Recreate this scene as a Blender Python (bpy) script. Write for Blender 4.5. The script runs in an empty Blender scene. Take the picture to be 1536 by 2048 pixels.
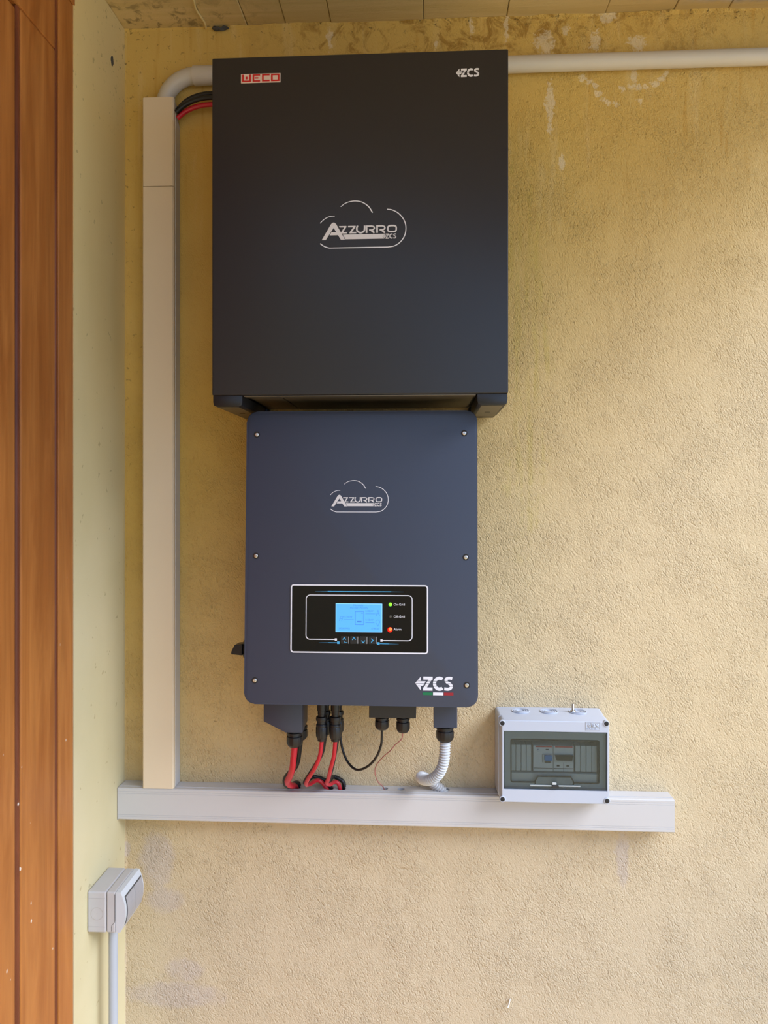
import bpy, bmesh, math, random
from mathutils import Vector, Matrix, noise
R = math.radians
C = bpy.context.scene.collection
random.seed(7)

# ------------------------------------------------------------------ camera
cam_d = bpy.data.cameras.new('camera')
cam = bpy.data.objects.new('camera', cam_d)
C.objects.link(cam)
bpy.context.scene.camera = cam
cam.location = (0.0, -1.48, 1.50)
cam.rotation_euler = (R(90), 0, R(3.2))
cam_d.sensor_fit = 'VERTICAL'
cam_d.sensor_height = 36.0
cam_d.lens = 1540.0 / 2048.0 * 36.0
cam_d.shift_y = -36.0 / 2048.0
cam_d.clip_start = 0.02
cam_d.clip_end = 200

# ------------------------------------------------------------------ world: bright overcast sky
world = bpy.data.worlds.new('sky')
bpy.context.scene.world = world
world.use_nodes = True
wn = world.node_tree.nodes
wl = world.node_tree.links
wn.clear()
wo = wn.new('ShaderNodeOutputWorld')
wb = wn.new('ShaderNodeBackground')
wc = wn.new('ShaderNodeTexCoord')
ws = wn.new('ShaderNodeSeparateXYZ')
wr = wn.new('ShaderNodeValToRGB')
wl.new(wc.outputs['Generated'], ws.inputs[0])
wl.new(ws.outputs['Z'], wr.inputs[0])
wr.color_ramp.elements[0].position = 0.0
wr.color_ramp.elements[0].color = (0.50, 0.70, 1.05, 1)
wr.color_ramp.elements[1].position = 0.5
wr.color_ramp.elements[1].color = (0.50, 0.76, 1.26, 1)
wl.new(wr.outputs[0], wb.inputs[0])
wb.inputs[1].default_value = 1.6
wl.new(wb.outputs[0], wo.inputs[0])

# the sun behind thin cloud: wide and soft, from the open right-hand side
sd = bpy.data.lights.new('sun', 'SUN')
sd.energy = 3.7
sd.angle = R(34)
sd.color = (0.94, 0.97, 1.04)
sun = bpy.data.objects.new('sun', sd)
C.objects.link(sun)
sun.rotation_euler = Vector((-0.86, 0.50, -0.80)).to_track_quat('-Z', 'Y').to_euler()
sun.location = (3, -3, 3)

vs = bpy.context.scene.view_settings
vs.view_transform = 'Standard'
vs.look = 'None'
vs.gamma = 1.0
vs.use_curve_mapping = False
vs.exposure = 0.09

# ------------------------------------------------------------------ materials
def mat(name, col, rough=0.5, metal=0.0, spec=0.5, bump=0.0, bscale=300.0, coat=0.0, var=0.0, vscale=6.0):
    m = bpy.data.materials.new(name)
    m.use_nodes = True
    nt = m.node_tree
    b = nt.nodes['Principled BSDF']
    b.inputs['Base Color'].default_value = (*col, 1)
    b.inputs['Roughness'].default_value = rough
    b.inputs['Metallic'].default_value = metal
    b.inputs['Specular IOR Level'].default_value = spec
    b.inputs['Coat Weight'].default_value = coat
    tc = nt.nodes.new('ShaderNodeTexCoord')
    n2 = nt.nodes.new('ShaderNodeTexNoise')
    n2.inputs['Scale'].default_value = vscale
    n2.inputs['Detail'].default_value = 5
    nt.links.new(tc.outputs['Object'], n2.inputs['Vector'])
    if var > 0:
        mx = nt.nodes.new('ShaderNodeMix')
        mx.data_type = 'RGBA'
        mx.inputs[6].default_value = (*[c * (1 - var) for c in col], 1)
        mx.inputs[7].default_value = (*[min(1, c * (1 + var)) for c in col], 1)
        nt.links.new(n2.outputs['Fac'], mx.inputs[0])
        nt.links.new(mx.outputs[2], b.inputs['Base Color'])
    if bump > 0:
        n = nt.nodes.new('ShaderNodeTexNoise')
        n.inputs['Scale'].default_value = bscale
        n.inputs['Detail'].default_value = 3
        bp = nt.nodes.new('ShaderNodeBump')
        bp.inputs['Strength'].default_value = bump
        bp.inputs['Distance'].default_value = 0.0006
        nt.links.new(tc.outputs['Object'], n.inputs['Vector'])
        nt.links.new(n.outputs['Fac'], bp.inputs['Height'])
        nt.links.new(bp.outputs[0], b.inputs['Normal'])
    return m

def emit(name, col, strength):
    m = bpy.data.materials.new(name)
    m.use_nodes = True
    b = m.node_tree.nodes['Principled BSDF']
    b.inputs['Base Color'].default_value = (*[c * 0.5 for c in col], 1)
    b.inputs['Emission Color'].default_value = (*col, 1)
    b.inputs['Emission Strength'].default_value = strength
    b.inputs['Roughness'].default_value = 0.15
    return m

class NT:
    """small node-graph builder"""
    def __init__(s, name):
        s.m = bpy.data.materials.new(name)
        s.m.use_nodes = True
        s.t = s.m.node_tree
        s.b = s.t.nodes['Principled BSDF']
        s.tc = s.t.nodes.new('ShaderNodeTexCoord').outputs['Object']
    def put(s, inp, v):
        if isinstance(v, bpy.types.NodeSocket):
            s.t.links.new(v, inp)
        elif isinstance(v, tuple) and len(v) == 3 and inp.type == 'RGBA':
            inp.default_value = (*v, 1)
        else:
            inp.default_value = v
    def map(s, scale=(1, 1, 1), rot=(0, 0, 0), loc=(0, 0, 0), vec=None):
        n = s.t.nodes.new('ShaderNodeMapping')
        s.put(n.inputs['Vector'], vec or s.tc)
        n.inputs['Scale'].default_value = scale
        n.inputs['Rotation'].default_value = rot
        n.inputs['Location'].default_value = loc
        return n.outputs[0]
    def noise(s, scale, detail=3, rough=0.5, dist=0.0, vec=None):
        n = s.t.nodes.new('ShaderNodeTexNoise')
        n.inputs['Scale'].default_value = scale
        n.inputs['Detail'].default_value = detail
        n.inputs['Roughness'].default_value = rough
        n.inputs['Distortion'].default_value = dist
        s.put(n.inputs['Vector'], vec or s.tc)
        return n.outputs['Fac']
    def vor(s, scale, vec=None, feature='F1', out='Distance', rnd=1.0):
        n = s.t.nodes.new('ShaderNodeTexVoronoi')
        n.feature = feature
        n.inputs['Scale'].default_value = scale
        n.inputs['Randomness'].default_value = rnd
        s.put(n.inputs['Vector'], vec or s.tc)
        return n.outputs[out]
    def math(s, op, a, b=0.0, clamp=False):
        n = s.t.nodes.new('ShaderNodeMath')
        n.operation = op
        n.use_clamp = clamp
        s.put(n.inputs[0], a)
        s.put(n.inputs[1], b)
        return n.outputs[0]
    def step(s, v, a, b, o0=0.0, o1=1.0):
        n = s.t.nodes.new('ShaderNodeMapRange')
        n.interpolation_type = 'SMOOTHSTEP'
        s.put(n.inputs[0], v)
        n.inputs[1].default_value = a
        n.inputs[2].default_value = b
        n.inputs[3].default_value = o0
        n.inputs[4].default_value = o1
        return n.outputs[0]
    def mix(s, f, a, b):
        n = s.t.nodes.new('ShaderNodeMix')
        n.data_type = 'RGBA'
        s.put(n.inputs[0], f)
        s.put(n.inputs[6], a)
        s.put(n.inputs[7], b)
        return n.outputs[2]
    def xyz(s):
        n = s.t.nodes.new('ShaderNodeSeparateXYZ')
        s.put(n.inputs[0], s.tc)
        return n.outputs
    def bump(s, h, strength, dist, prev=None):
        n = s.t.nodes.new('ShaderNodeBump')
        n.inputs['Strength'].default_value = strength
        n.inputs['Distance'].default_value = dist
        s.put(n.inputs['Height'], h)
        if prev is not None:
            s.put(n.inputs['Normal'], prev)
        return n.outputs[0]
    def soft(s, px, pz, rx, rz):
        if not hasattr(s, 'wx'):
            X, Y, Z = s.xyz()
            s.wx = s.math('ADD', X, s.math('MULTIPLY', s.math('SUBTRACT', s.noise(38, 5, 0.75), 0.5), 0.034))
            s.wz = s.math('ADD', Z, s.math('MULTIPLY', s.math('SUBTRACT', s.noise(38, 5, 0.75, 0, s.map(loc=(7, 3, 1))), 0.5), 0.034))
        X, Z = s.wx, s.wz
        a = s.math('DIVIDE', s.math('SUBTRACT', X, px), rx)
        c = s.math('DIVIDE', s.math('SUBTRACT', Z, pz), rz)
        return s.step(s.math('ADD', s.math('MULTIPLY', a, a), s.math('MULTIPLY', c, c)), 0.0, 1.8, 1.0, 0.0)
    def blob(s, px, pz, rx, rz, wob=None, amt=0.6):
        """soft island of 1 around (px,pz), its outline broken up by noise"""
        X, Y, Z = s.xyz()
        a = s.math('DIVIDE', s.math('SUBTRACT', X, px), rx)
        c = s.math('DIVIDE', s.math('SUBTRACT', Z, pz), rz)
        d = s.math('ADD', s.math('MULTIPLY', a, a), s.math('MULTIPLY', c, c))
        if wob is not None:
            d = s.math('ADD', d, s.math('MULTIPLY', s.math('SUBTRACT', wob, 0.5), amt * 4))
        return s.step(d, 0.5, 1.3, 1.0, 0.0)

def wall_material():
    n = NT('yellow_stucco')
    X, Y, Z = n.xyz()
    big = n.noise(1.7, 4, 0.55)
    med = n.noise(9, 5, 0.6)
    col = n.mix(n.step(big, 0.3, 0.7), (0.61, 0.395, 0.095), (0.67, 0.45, 0.135))
    col = n.mix(n.step(med, 0.35, 0.75, 0, 0.35), col, (0.55, 0.35, 0.10))
    # paler toward the lower right, more ochre toward the top
    top = n.step(n.math('ADD', Z, n.math('MULTIPLY', n.math('SUBTRACT', med, 0.5), 0.25)), 1.75, 2.35)
    pale = n.step(n.math('ADD', Z, n.math('MULTIPLY', X, -1.05)), 2.1, 0.9)
    col = n.mix(n.math('MULTIPLY', pale, 0.75), col, (0.64, 0.535, 0.38))
    col = n.mix(n.math('MULTIPLY', top, 0.6), col, (0.68, 0.455, 0.13))
    lite = n.step(n.noise(5, 5, 0.6, 0.3, n.map((7, 1, 0.9), loc=(4, 0, 2))), 0.52, 0.75)
    col = n.mix(n.math('MULTIPLY', n.math('MULTIPLY', lite, n.step(Z, 1.7, 2.2)), 0.5), col, (0.74, 0.56, 0.26))
    # brown damp marbling directly under the slab
    band = n.step(Z, 2.27, 2.37)
    marb = n.step(n.noise(26, 6, 0.7, 1.2), 0.47, 0.64)
    rng = n.math('MULTIPLY', n.step(X, -0.42, -0.15), n.step(X, 0.75, 0.2))
    col = n.mix(n.math('MULTIPLY', n.math('MULTIPLY', n.math('MULTIPLY', band, marb), rng), 0.8), col, (0.33, 0.18, 0.035))
    col = n.mix(n.step(n.math('ADD', Z, n.math('MULTIPLY', med, 0.1)), 1.15, 0.65, 0, 0.55), col, (0.50, 0.425, 0.32))  # dimmer light low down, painted as a greyer, darker wall colour
    # rusty vertical runs and green algae streak right of the battery
    runs = n.step(n.noise(6, 4, 0.5, 0.2, n.map((9, 1, 0.8))), 0.56, 0.72)
    col = n.mix(n.math('MULTIPLY', n.math('MULTIPLY', runs, n.step(Z, 1.9, 2.3)), 0.45), col, (0.52, 0.27, 0.04))
    wob = n.noise(28, 5, 0.65)
    algae = n.math('MULTIPLY', n.blob(0.185, 1.76, 0.05, 0.34, wob, 1.0), n.step(n.noise(7, 3, 0.5, 0.2, n.map((12, 1, 1))), 0.4, 0.7))
    col = n.mix(n.math('MULTIPLY', algae, 0.30), col, (0.50, 0.40, 0.06))
    # white salt efflorescence
    ef = None
    for (px_, pz_, rx_, rz_) in EFF:
        b = n.soft(px_, pz_, rx_ * 1.25, rz_ * 1.25)
        ef = b if ef is None else n.math('MAXIMUM', ef, b)
    en = n.math('MULTIPLY', n.math('SUBTRACT', n.noise(95, 5, 0.7, 0.8), 0.5), 2.6)
    ef = n.step(n.math('ADD', ef, n.math('MULTIPLY', en, n.step(ef, 0.0, 0.25))), 0.45, 0.95)
    col = n.mix(n.math('MULTIPLY', ef, 0.62), col, (0.80, 0.68, 0.48))
    # grey worn patches low left
    gr = None
    for (px_, pz_, rx_, rz_) in GREY:
        b = n.soft(px_, pz_, rx_ * 1.35, rz_ * 1.35)
        gr = b if gr is None else n.math('MAXIMUM', gr, b)
    gr = n.step(n.math('ADD', gr, n.math('MULTIPLY', n.math('SUBTRACT', n.noise(30, 5, 0.65, 0.4), 0.5), 1.3)), 0.25, 1.0)
    col = n.mix(n.math('MULTIPLY', gr, 0.5), col, (0.50, 0.43, 0.40))
    # mould specks near the upper left corner
    sp = n.step(n.noise(85, 4, 0.65, 0.5), 0.60, 0.68)
    spm = n.math('MULTIPLY', n.step(X, -0.34, -0.56), n.step(Z, 2.16, 2.36))
    spm = n.math('MAXIMUM', spm, n.math('MULTIPLY', n.step(X, -0.545, -0.59), n.step(Z, 1.2, 2.0, 0, 0.8)))
    spm = n.math('MAXIMUM', spm, n.step(n.math('ADD', Z, n.math('MULTIPLY', med, 0.02)), 2.385, 2.41))
    col = n.mix(n.math('MULTIPLY', n.math('MULTIPLY', sp, spm), 0.8), col, (0.12, 0.085, 0.03))
    sp2 = n.step(n.noise(60, 2, 0.5, 0, n.map(loc=(3, 1, 7))), 0.735, 0.76)
    col = n.mix(n.math('MULTIPLY', sp2, 0.55), col, (0.20, 0.13, 0.05))
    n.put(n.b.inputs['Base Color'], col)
    n.b.inputs['Roughness'].default_value = 0.85
    n.b.inputs['Specular IOR Level'].default_value = 0.22
    # relief: sand grain, short drag grooves, soft waves
    g1 = n.noise(150, 1.5, 0.4, 1.0, n.map(rot=(0, R(28), 0), scale=(1.0, 1, 0.5)))
    groove = n.step(n.math('ABSOLUTE', n.math('SUBTRACT', g1, 0.5)), 0.0, 0.045)
    g2 = n.noise(100, 2, 0.45, 1.4, n.map(loc=(5, 2, 1), rot=(0, R(-20), 0), scale=(1.0, 1, 0.6)))
    groove2 = n.step(n.math('ABSOLUTE', n.math('SUBTRACT', g2, 0.5)), 0.0, 0.035)
    mask = n.step(n.noise(85, 2, 0.6), 0.47, 0.58)
    mask2 = n.step(n.noise(38, 3, 0.6, 0, n.map(loc=(9, 0, 3))), 0.52, 0.62)
    h = n.math('ADD', n.math('MULTIPLY', n.math('SUBTRACT', groove, 1.0), mask), n.math('MULTIPLY', n.math('SUBTRACT', groove2, 1.0), mask2))
    diag = n.map(scale=(1.0, 1, 0.8), vec=n.map(rot=(0, R(34), 0)))
    grain = n.noise(360, 2, 0.6, 0.0, diag)
    chip = n.step(n.noise(230, 1.5, 0.5, 0.3, n.map(loc=(2, 0, 5), scale=(1.0, 1, 0.45), vec=n.map(rot=(0, R(26), 0)))), 0.30, 0.46)
    lump = n.noise(75, 2, 0.5)
    amp = n.step(n.noise(9, 4, 0.6), 0.32, 0.68, 0.5, 1.25)
    # flat light toward the upper left corner, imitated by weaker relief
    amp = n.math('MULTIPLY', amp, n.step(n.math('ADD', Z, n.math('MULTIPLY', X, -1.2)), 2.75, 1.7, 0.35, 1.0))
    h = n.math('ADD', n.math('ADD', n.math('MULTIPLY', h, 0.16), n.math('MULTIPLY', chip, 0.36)), n.math('ADD', n.math('MULTIPLY', grain, 0.95), n.math('MULTIPLY', lump, 0.35)))
    n.put(n.b.inputs['Normal'], n.bump(n.math('MULTIPLY', h, amp), 1.0, 0.0027))
    return n.m

def side_wall_material():
    n = NT('cream_plaster')
    X, Y, Z = n.xyz()
    med = n.noise(5, 4, 0.5)
    col = n.mix(n.step(med, 0.3, 0.7), (0.60, 0.53, 0.32), (0.65, 0.575, 0.365))
    dirt = n.math('MULTIPLY', n.step(n.noise(3, 4, 0.5, 0.3, n.map((1, 6, 1))), 0.45, 0.75), n.step(Z, 1.3, 2.2))
    col = n.mix(n.math('MULTIPLY', dirt, 0.3), col, (0.48, 0.38, 0.17))
    col = n.mix(n.step(Z, 1.0, 2.3, 0, 0.75), col, (0.80, 0.61, 0.26))  # warm light high up, painted as lighter, yellower plaster
    sp = n.step(n.noise(80, 4, 0.65, 0.5), 0.60, 0.70)
    spm = n.math('MULTIPLY', n.step(Y, -0.20, 0.0), n.step(Z, 2.14, 2.36))
    col = n.mix(n.math('MULTIPLY', n.math('MULTIPLY', sp, spm), 0.85), col, (0.10, 0.075, 0.03))
    sp2 = n.step(n.noise(60, 2, 0.5, 0, n.map(loc=(3, 1, 7))), 0.70, 0.74)
    col = n.mix(n.math('MULTIPLY', sp2, 0.5), col, (0.36, 0.28, 0.14))
    n.put(n.b.inputs['Base Color'], col)
    n.b.inputs['Roughness'].default_value = 0.8
    n.b.inputs['Specular IOR Level'].default_value = 0.25
    h = n.math('ADD', n.noise(16, 3, 0.5), n.math('MULTIPLY', n.noise(220, 3, 0.5), 0.12))
    n.put(n.b.inputs['Normal'], n.bump(h, 0.35, 0.002))
    return n.m

def concrete_material():
    n = NT('board_marked_concrete')
    X, Y, Z = n.xyz()
    grain = n.noise(12, 5, 0.6, 0.3, n.map((0.25, 3.5, 1)))
    col = n.mix(n.step(grain, 0.3, 0.7), (0.60, 0.45, 0.20), (0.68, 0.52, 0.26))
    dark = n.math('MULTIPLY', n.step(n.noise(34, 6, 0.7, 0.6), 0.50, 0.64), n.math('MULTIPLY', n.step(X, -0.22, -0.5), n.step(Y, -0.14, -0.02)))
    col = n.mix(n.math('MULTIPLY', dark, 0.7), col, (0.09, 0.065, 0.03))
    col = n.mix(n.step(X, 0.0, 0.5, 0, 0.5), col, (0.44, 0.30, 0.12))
    bare = n.math('MULTIPLY', n.step(X, 0.44, 0.56), n.step(n.math('ADD', Y, n.math('MULTIPLY', n.noise(30, 4), 0.03)), 0.0, -0.02))
    col = n.mix(bare, col, n.mix(n.noise(45, 5, 0.7), (0.10, 0.085, 0.07), (0.62, 0.56, 0.50)))
    n.put(n.b.inputs['Base Color'], col)
    n.b.inputs['Roughness'].default_value = 0.9
    h = n.math('ADD', grain, n.math('MULTIPLY', n.noise(150, 4, 0.6), 0.4))
    n.put(n.b.inputs['Normal'], n.bump(h, 0.6, 0.003))
    return n.m

def wood_material(name, light, dark):
    n = NT(name)
    g = n.noise(5, 5, 0.6, 0.9, n.map((5.0, 5.0, 0.55)))
    f = n.noise(60, 4, 0.6, 0.2, n.map((1, 1, 0.05)))
    b = n.noise(2.0, 3, 0.5, 0.4, n.map((2.5, 2.5, 1)))
    col = n.mix(n.step(g, 0.3, 0.72), dark, light)
    col = n.mix(n.step(f, 0.35, 0.75, 0, 0.35), col, tuple(c * 0.55 for c in dark))
    col = n.mix(n.step(b, 0.4, 0.8, 0, 0.4), col, tuple(c * 1.15 for c in light))
    chip = n.step(n.vor(36, n.map((1, 1, 0.7))), 0.085, 0.06)
    X, Y, Z = n.xyz()
    keep = n.math('MULTIPLY', n.step(n.noise(30, 2, 0.5), 0.44, 0.52), n.step(Z, 1.45, 0.9))
    col = n.mix(n.math('MULTIPLY', n.math('MULTIPLY', chip, keep), 0.9), col, (0.78, 0.70, 0.60))
    n.put(n.b.inputs['Base Color'], col)
    n.b.inputs['Roughness'].default_value = 0.42
    n.b.inputs['Specular IOR Level'].default_value = 0.35
    n.put(n.b.inputs['Normal'], n.bump(n.math('ADD', f, g), 0.15, 0.0008))
    return n.m

# positions (x, z, radius x, radius z) of salt blooms and grey wear on the stucco
EFF = [(0.2241, 2.3591, 0.018, 0.020),
       (0.1504, 2.393, 0.004, 0.028), (0.3413, 2.4074, 0.014, 0.014),
       (0.3198, 2.3588, 0.010, 0.017), (0.3972, 2.3506, 0.016, 0.014),
       (0.2945, 2.2904, 0.0062, 0.0048),
       (0.3067, 2.2806, 0.0062, 0.0048),
       (0.3179, 2.2726, 0.0062, 0.0048),
       (0.3226, 2.2602, 0.0062, 0.0048),
       (0.3301, 2.2467, 0.0062, 0.0048),
       (0.3422, 2.2397, 0.0062, 0.0048),
       (0.3581, 2.2393, 0.0062, 0.0048),
       (0.3674, 2.2664, 0.0062, 0.0048),
       (0.3851, 2.2706, 0.0062, 0.0048),
       (0.399, 2.2665, 0.0062, 0.0048),
       (0.413, 2.2679, 0.0062, 0.0048),
       (0.4297, 2.2741, 0.0062, 0.0048),
       (0.4408, 2.2832, 0.0062, 0.0048),
       (0.4491, 2.2933, 0.0062, 0.0048),
       (0.4018, 2.2437, 0.0062, 0.0048),
(0.2542, 2.1301, 0.006, 0.014),
       (0.2335, 2.2352, 0.007, 0.05), (0.3907, 2.2922, 0.006, 0.02),
       (-0.1873, 2.3794, 0.004, 0.022), (0.0868, 2.3923, 0.005, 0.016),
       (0.0181, 2.3592, 0.004, 0.008), (0.2617, 2.3817, 0.006, 0.01)]
GREY = [(-0.5268, 0.7836, 0.028, 0.045), (-0.4919, 0.5207, 0.075, 0.022),
        (-0.5887, 0.8016, 0.006, 0.012), (0.3693, 0.8074, 0.010, 0.045),
        (-0.5118, 0.7058, 0.03, 0.02), (-0.4721, 0.5702, 0.03, 0.02)]

M = {}
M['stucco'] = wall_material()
M['cream'] = side_wall_material()
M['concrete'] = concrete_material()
M['wood'] = wood_material('varnished_wood', (0.50, 0.19, 0.045), (0.34, 0.105, 0.02))
M['wood_dark'] = wood_material('varnished_wood_groove', (0.22, 0.06, 0.02), (0.11, 0.025, 0.01))
M['bounce_wall'] = mat('warm_bounce_render', (0.66, 0.47, 0.23), 0.9, bump=0.4, bscale=40, var=0.15)  # for the added wall; colour chosen to bounce warm light
M['paving'] = mat('paving', (0.78, 0.56, 0.27), 0.85, bump=0.5, bscale=60, var=0.15)
M['battery'] = mat('charcoal_powder_coat', (0.022, 0.0215, 0.025), 0.37, spec=0.42, bump=0.06, bscale=900)
M['steel_under'] = mat('brushed_dark_steel', (0.16, 0.14, 0.11), 0.42, metal=0.7, bump=0.2, bscale=200, var=0.2, vscale=30)
M['inverter'] = mat('slate_powder_coat', (0.037, 0.047, 0.080), 0.43, spec=0.5, bump=0.06, bscale=900)
M['inverter_edge'] = mat('slate_powder_coat_edge', (0.06, 0.07, 0.10), 0.35)
M['dark_plate'] = mat('dark_grey_metal', (0.022, 0.022, 0.023), 0.5)
M['black'] = mat('black_plastic', (0.009, 0.009, 0.011), 0.38)
M['matt_black'] = mat('matt_black', (0.010, 0.009, 0.009), 0.6)
M['rubber'] = mat('black_cable_sheath', (0.007, 0.007, 0.008), 0.42)
M['red'] = mat('red_cable_sheath', (0.52, 0.010, 0.028), 0.36)
M['pink'] = mat('red_and_white_wire', (0.42, 0.16, 0.14), 0.5, var=0.6, vscale=60)
M['pvc'] = mat('cream_white_trunking_plastic', (0.56, 0.545, 0.54), 0.42, spec=0.4, bump=0.04, bscale=60, var=0.03)
M['pvc_warm_lit'] = mat('warm_lit_trunking_plastic', (0.75, 0.62, 0.45), 0.42, spec=0.4, bump=0.04, bscale=60, var=0.03)  # same plastic as the horizontal run, warm light painted into its colour
M['pvc_shade'] = mat('trunking_groove', (0.45, 0.42, 0.40), 0.6)
M['conduit'] = mat('light_grey_conduit_plastic', (0.60, 0.55, 0.48), 0.4, var=0.06)
M['conduit_blue'] = mat('pale_blue_grey_conduit_plastic', (0.40, 0.43, 0.48), 0.38, var=0.05)
M['corrugated'] = mat('light_grey_corrugated_plastic', (0.58, 0.59, 0.61), 0.35)
M['box_white'] = mat('white_box_plastic', (0.49, 0.53, 0.62), 0.36, var=0.02)
M['box_grey'] = mat('pale_grey_box_plastic', (0.48, 0.47, 0.48), 0.42, bump=0.05, bscale=200, var=0.08, vscale=30)
M['box_light'] = mat('light_grey_frame_plastic', (0.56, 0.59, 0.63), 0.35, var=0.03)
M['frost'] = mat('frosted_grey_membrane', (0.34, 0.335, 0.355), 0.35, bump=0.3, bscale=120, var=0.15, vscale=40)
M['seam'] = mat('dark_seam', (0.07, 0.065, 0.06), 0.8)
M['inner_grey'] = mat('grey_inner_panel', (0.40, 0.43, 0.43), 0.5)
M['slat'] = mat('light_grey_blanking', (0.52, 0.54, 0.53), 0.45)
M['breaker'] = mat('breaker_plastic', (0.60, 0.62, 0.63), 0.4)
M['bred'] = mat('breaker_red', (0.50, 0.03, 0.03), 0.4)
M['bblue'] = mat('breaker_blue', (0.02, 0.20, 0.55), 0.35)
M['steel'] = mat('steel', (0.62, 0.60, 0.58), 0.28, metal=1.0)
M['white_print'] = mat('white_print', (0.80, 0.80, 0.86), 0.45)
M['silver_print'] = mat('silver_print', (0.72, 0.70, 0.72), 0.4)
M['red_print'] = mat('red_print', (0.52, 0.008, 0.012), 0.4)
M['flag_green'] = mat('green_print', (0.0, 0.16, 0.06), 0.45)
M['flag_red'] = mat('dark_red_print', (0.30, 0.01, 0.02), 0.45)
M['chrome_badge'] = mat('pale_badge', (0.70, 0.55, 0.48), 0.3)
M['glass_black'] = mat('black_glass', (0.004, 0.004, 0.005), 0.07, spec=0.32)
M['blue_print'] = mat('blue_print', (0.07, 0.42, 0.75), 0.4)
M['blue_fade'] = mat('dim_blue_print', (0.03, 0.16, 0.28), 0.4)
M['grey_print'] = mat('grey_print', (0.42, 0.42, 0.42), 0.4)
M['lcd'] = emit('lcd_backlight', (0.085, 0.37, 1.0), 0.93)
M['lcd_edge'] = emit('lcd_bright_edge', (0.24, 0.60, 1.0), 0.95)
M['lcd_ink'] = emit('lcd_ink', (0.05, 0.20, 0.58), 0.8)
M['led_green'] = emit('green_lamp', (0.22, 1.0, 0.02), 1.5)
M['led_off'] = mat('unlit_lamp', (0.10, 0.10, 0.08), 0.3)
M['led_red'] = emit('red_lamp', (1.0, 0.10, 0.02), 3.0)
M['led_halo'] = emit('red_lamp_halo', (0.9, 0.0, 0.0), 0.9)

def glass_material():
    m = bpy.data.materials.new('smoked_clear_plastic')
    m.use_nodes = True
    t = m.node_tree
    t.nodes.clear()
    o = t.nodes.new('ShaderNodeOutputMaterial')
    tr = t.nodes.new('ShaderNodeBsdfTransparent')
    tr.inputs[0].default_value = (0.80, 0.84, 0.85, 1)
    gl = t.nodes.new('ShaderNodeBsdfGlossy')
    gl.inputs['Roughness'].default_value = 0.12
    fr = t.nodes.new('ShaderNodeFresnel')
    fr.inputs[0].default_value = 1.5
    mx = t.nodes.new('ShaderNodeMixShader')
    t.links.new(fr.outputs[0], mx.inputs[0])
    t.links.new(tr.outputs[0], mx.inputs[1])
    t.links.new(gl.outputs[0], mx.inputs[2])
    t.links.new(mx.outputs[0], o.inputs[0])
    return m
M['smoked'] = glass_material()

# ------------------------------------------------------------------ scene graph helpers
ROOTM = {}
def thing(name, label, cat, loc=(0, 0, 0), rot=(0, 0, 0), group=None):
    o = bpy.data.objects.new(name, None)
    C.objects.link(o)
    o.empty_display_size = 0.05
    o.location = loc
    o.rotation_euler = rot
    o['label'] = label
    o['category'] = cat
    if group:
        o['group'] = group
    from mathutils import Euler
    ROOTM[o.name] = Matrix.Translation(loc) @ Euler(rot).to_matrix().to_4x4()
    return o

def world_of(o):
    m = Matrix()
    while o is not None:
        if o.name in ROOTM:
            m = ROOTM[o.name] @ m
        o = o.parent
    return m

def obj(name, bm, material, parent=None, local=False, smooth=False, label=None):
    """link bm as ONE mesh; coordinates are world unless local=True"""
    if parent is not None and not local:
        bm.transform(world_of(parent).inverted())
    me = bpy.data.meshes.new(name)
    bmesh.ops.recalc_face_normals(bm, faces=bm.faces)
    if smooth:
        for f in bm.faces:
            f.smooth = True
        for e in bm.edges:
            if len(e.link_faces) == 2 and e.calc_face_angle(0) > R(35):
                e.smooth = False
    bm.to_mesh(me)
    bm.free()
    me.materials.append(M[material] if isinstance(material, str) else material)
    o = bpy.data.objects.new(name, me)
    C.objects.link(o)
    if parent is not None:
        o.parent = parent
    if label:
        o['label'] = label
    return o

def struct(o):
    o['kind'] = 'structure'
    return o

def tag(o, label, cat, group=None):
    o['label'] = label
    o['category'] = cat
    if group:
        o['group'] = group
    return o

def box(bm, x0, x1, y0, y1, z0, z1, bev=0.0, seg=2):
    vs = [bm.verts.new(p) for p in ((x0, y0, z0), (x1, y0, z0), (x1, y1, z0), (x0, y1, z0),
                                    (x0, y0, z1), (x1, y0, z1), (x1, y1, z1), (x0, y1, z1))]
    fs = [bm.faces.new([vs[i] for i in q]) for q in ((0, 3, 2, 1), (4, 5, 6, 7), (0, 1, 5, 4), (1, 2, 6, 5), (2, 3, 7, 6), (3, 0, 4, 7))]
    if bev > 0:
        es = list({e for f in fs for e in f.edges})
        bmesh.ops.bevel(bm, geom=es, offset=bev, segments=seg, profile=0.5, affect='EDGES')
    return bm

def B(*a, **k):
    return box(bmesh.new(), *a, **k)

def rrect(x0, x1, z0, z1, r, n=6):
    pts = []
    for (cx, cz, a0) in ((x1 - r, z1 - r, 0), (x0 + r, z1 - r, 90), (x0 + r, z0 + r, 180), (x1 - r, z0 + r, 270)):
        for i in range(n + 1):
            a = R(a0 + 90 * i / n)
            pts.append((cx + r * math.cos(a), cz + r * math.sin(a)))
    return pts

def prism(bm, pts, y0, y1, axis='y'):
    """extrude an outline drawn in (x,z) from y0 to y1; axis 'x' draws in (y,z), 'z' in (x,y)"""
    def mk(p, d):
        return {'y': (p[0], d, p[1]), 'x': (d, p[0], p[1]), 'z': (p[0], p[1], d)}[axis]
    a = [bm.verts.new(mk(p, y0)) for p in pts]
    b = [bm.verts.new(mk(p, y1)) for p in pts]
    bm.faces.new(a)
    bm.faces.new(b[::-1])
    n = len(pts)
    for i in range(n):
        j = (i + 1) % n
        bm.faces.new((a[i], a[j], b[j], b[i]))
    return bm

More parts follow.
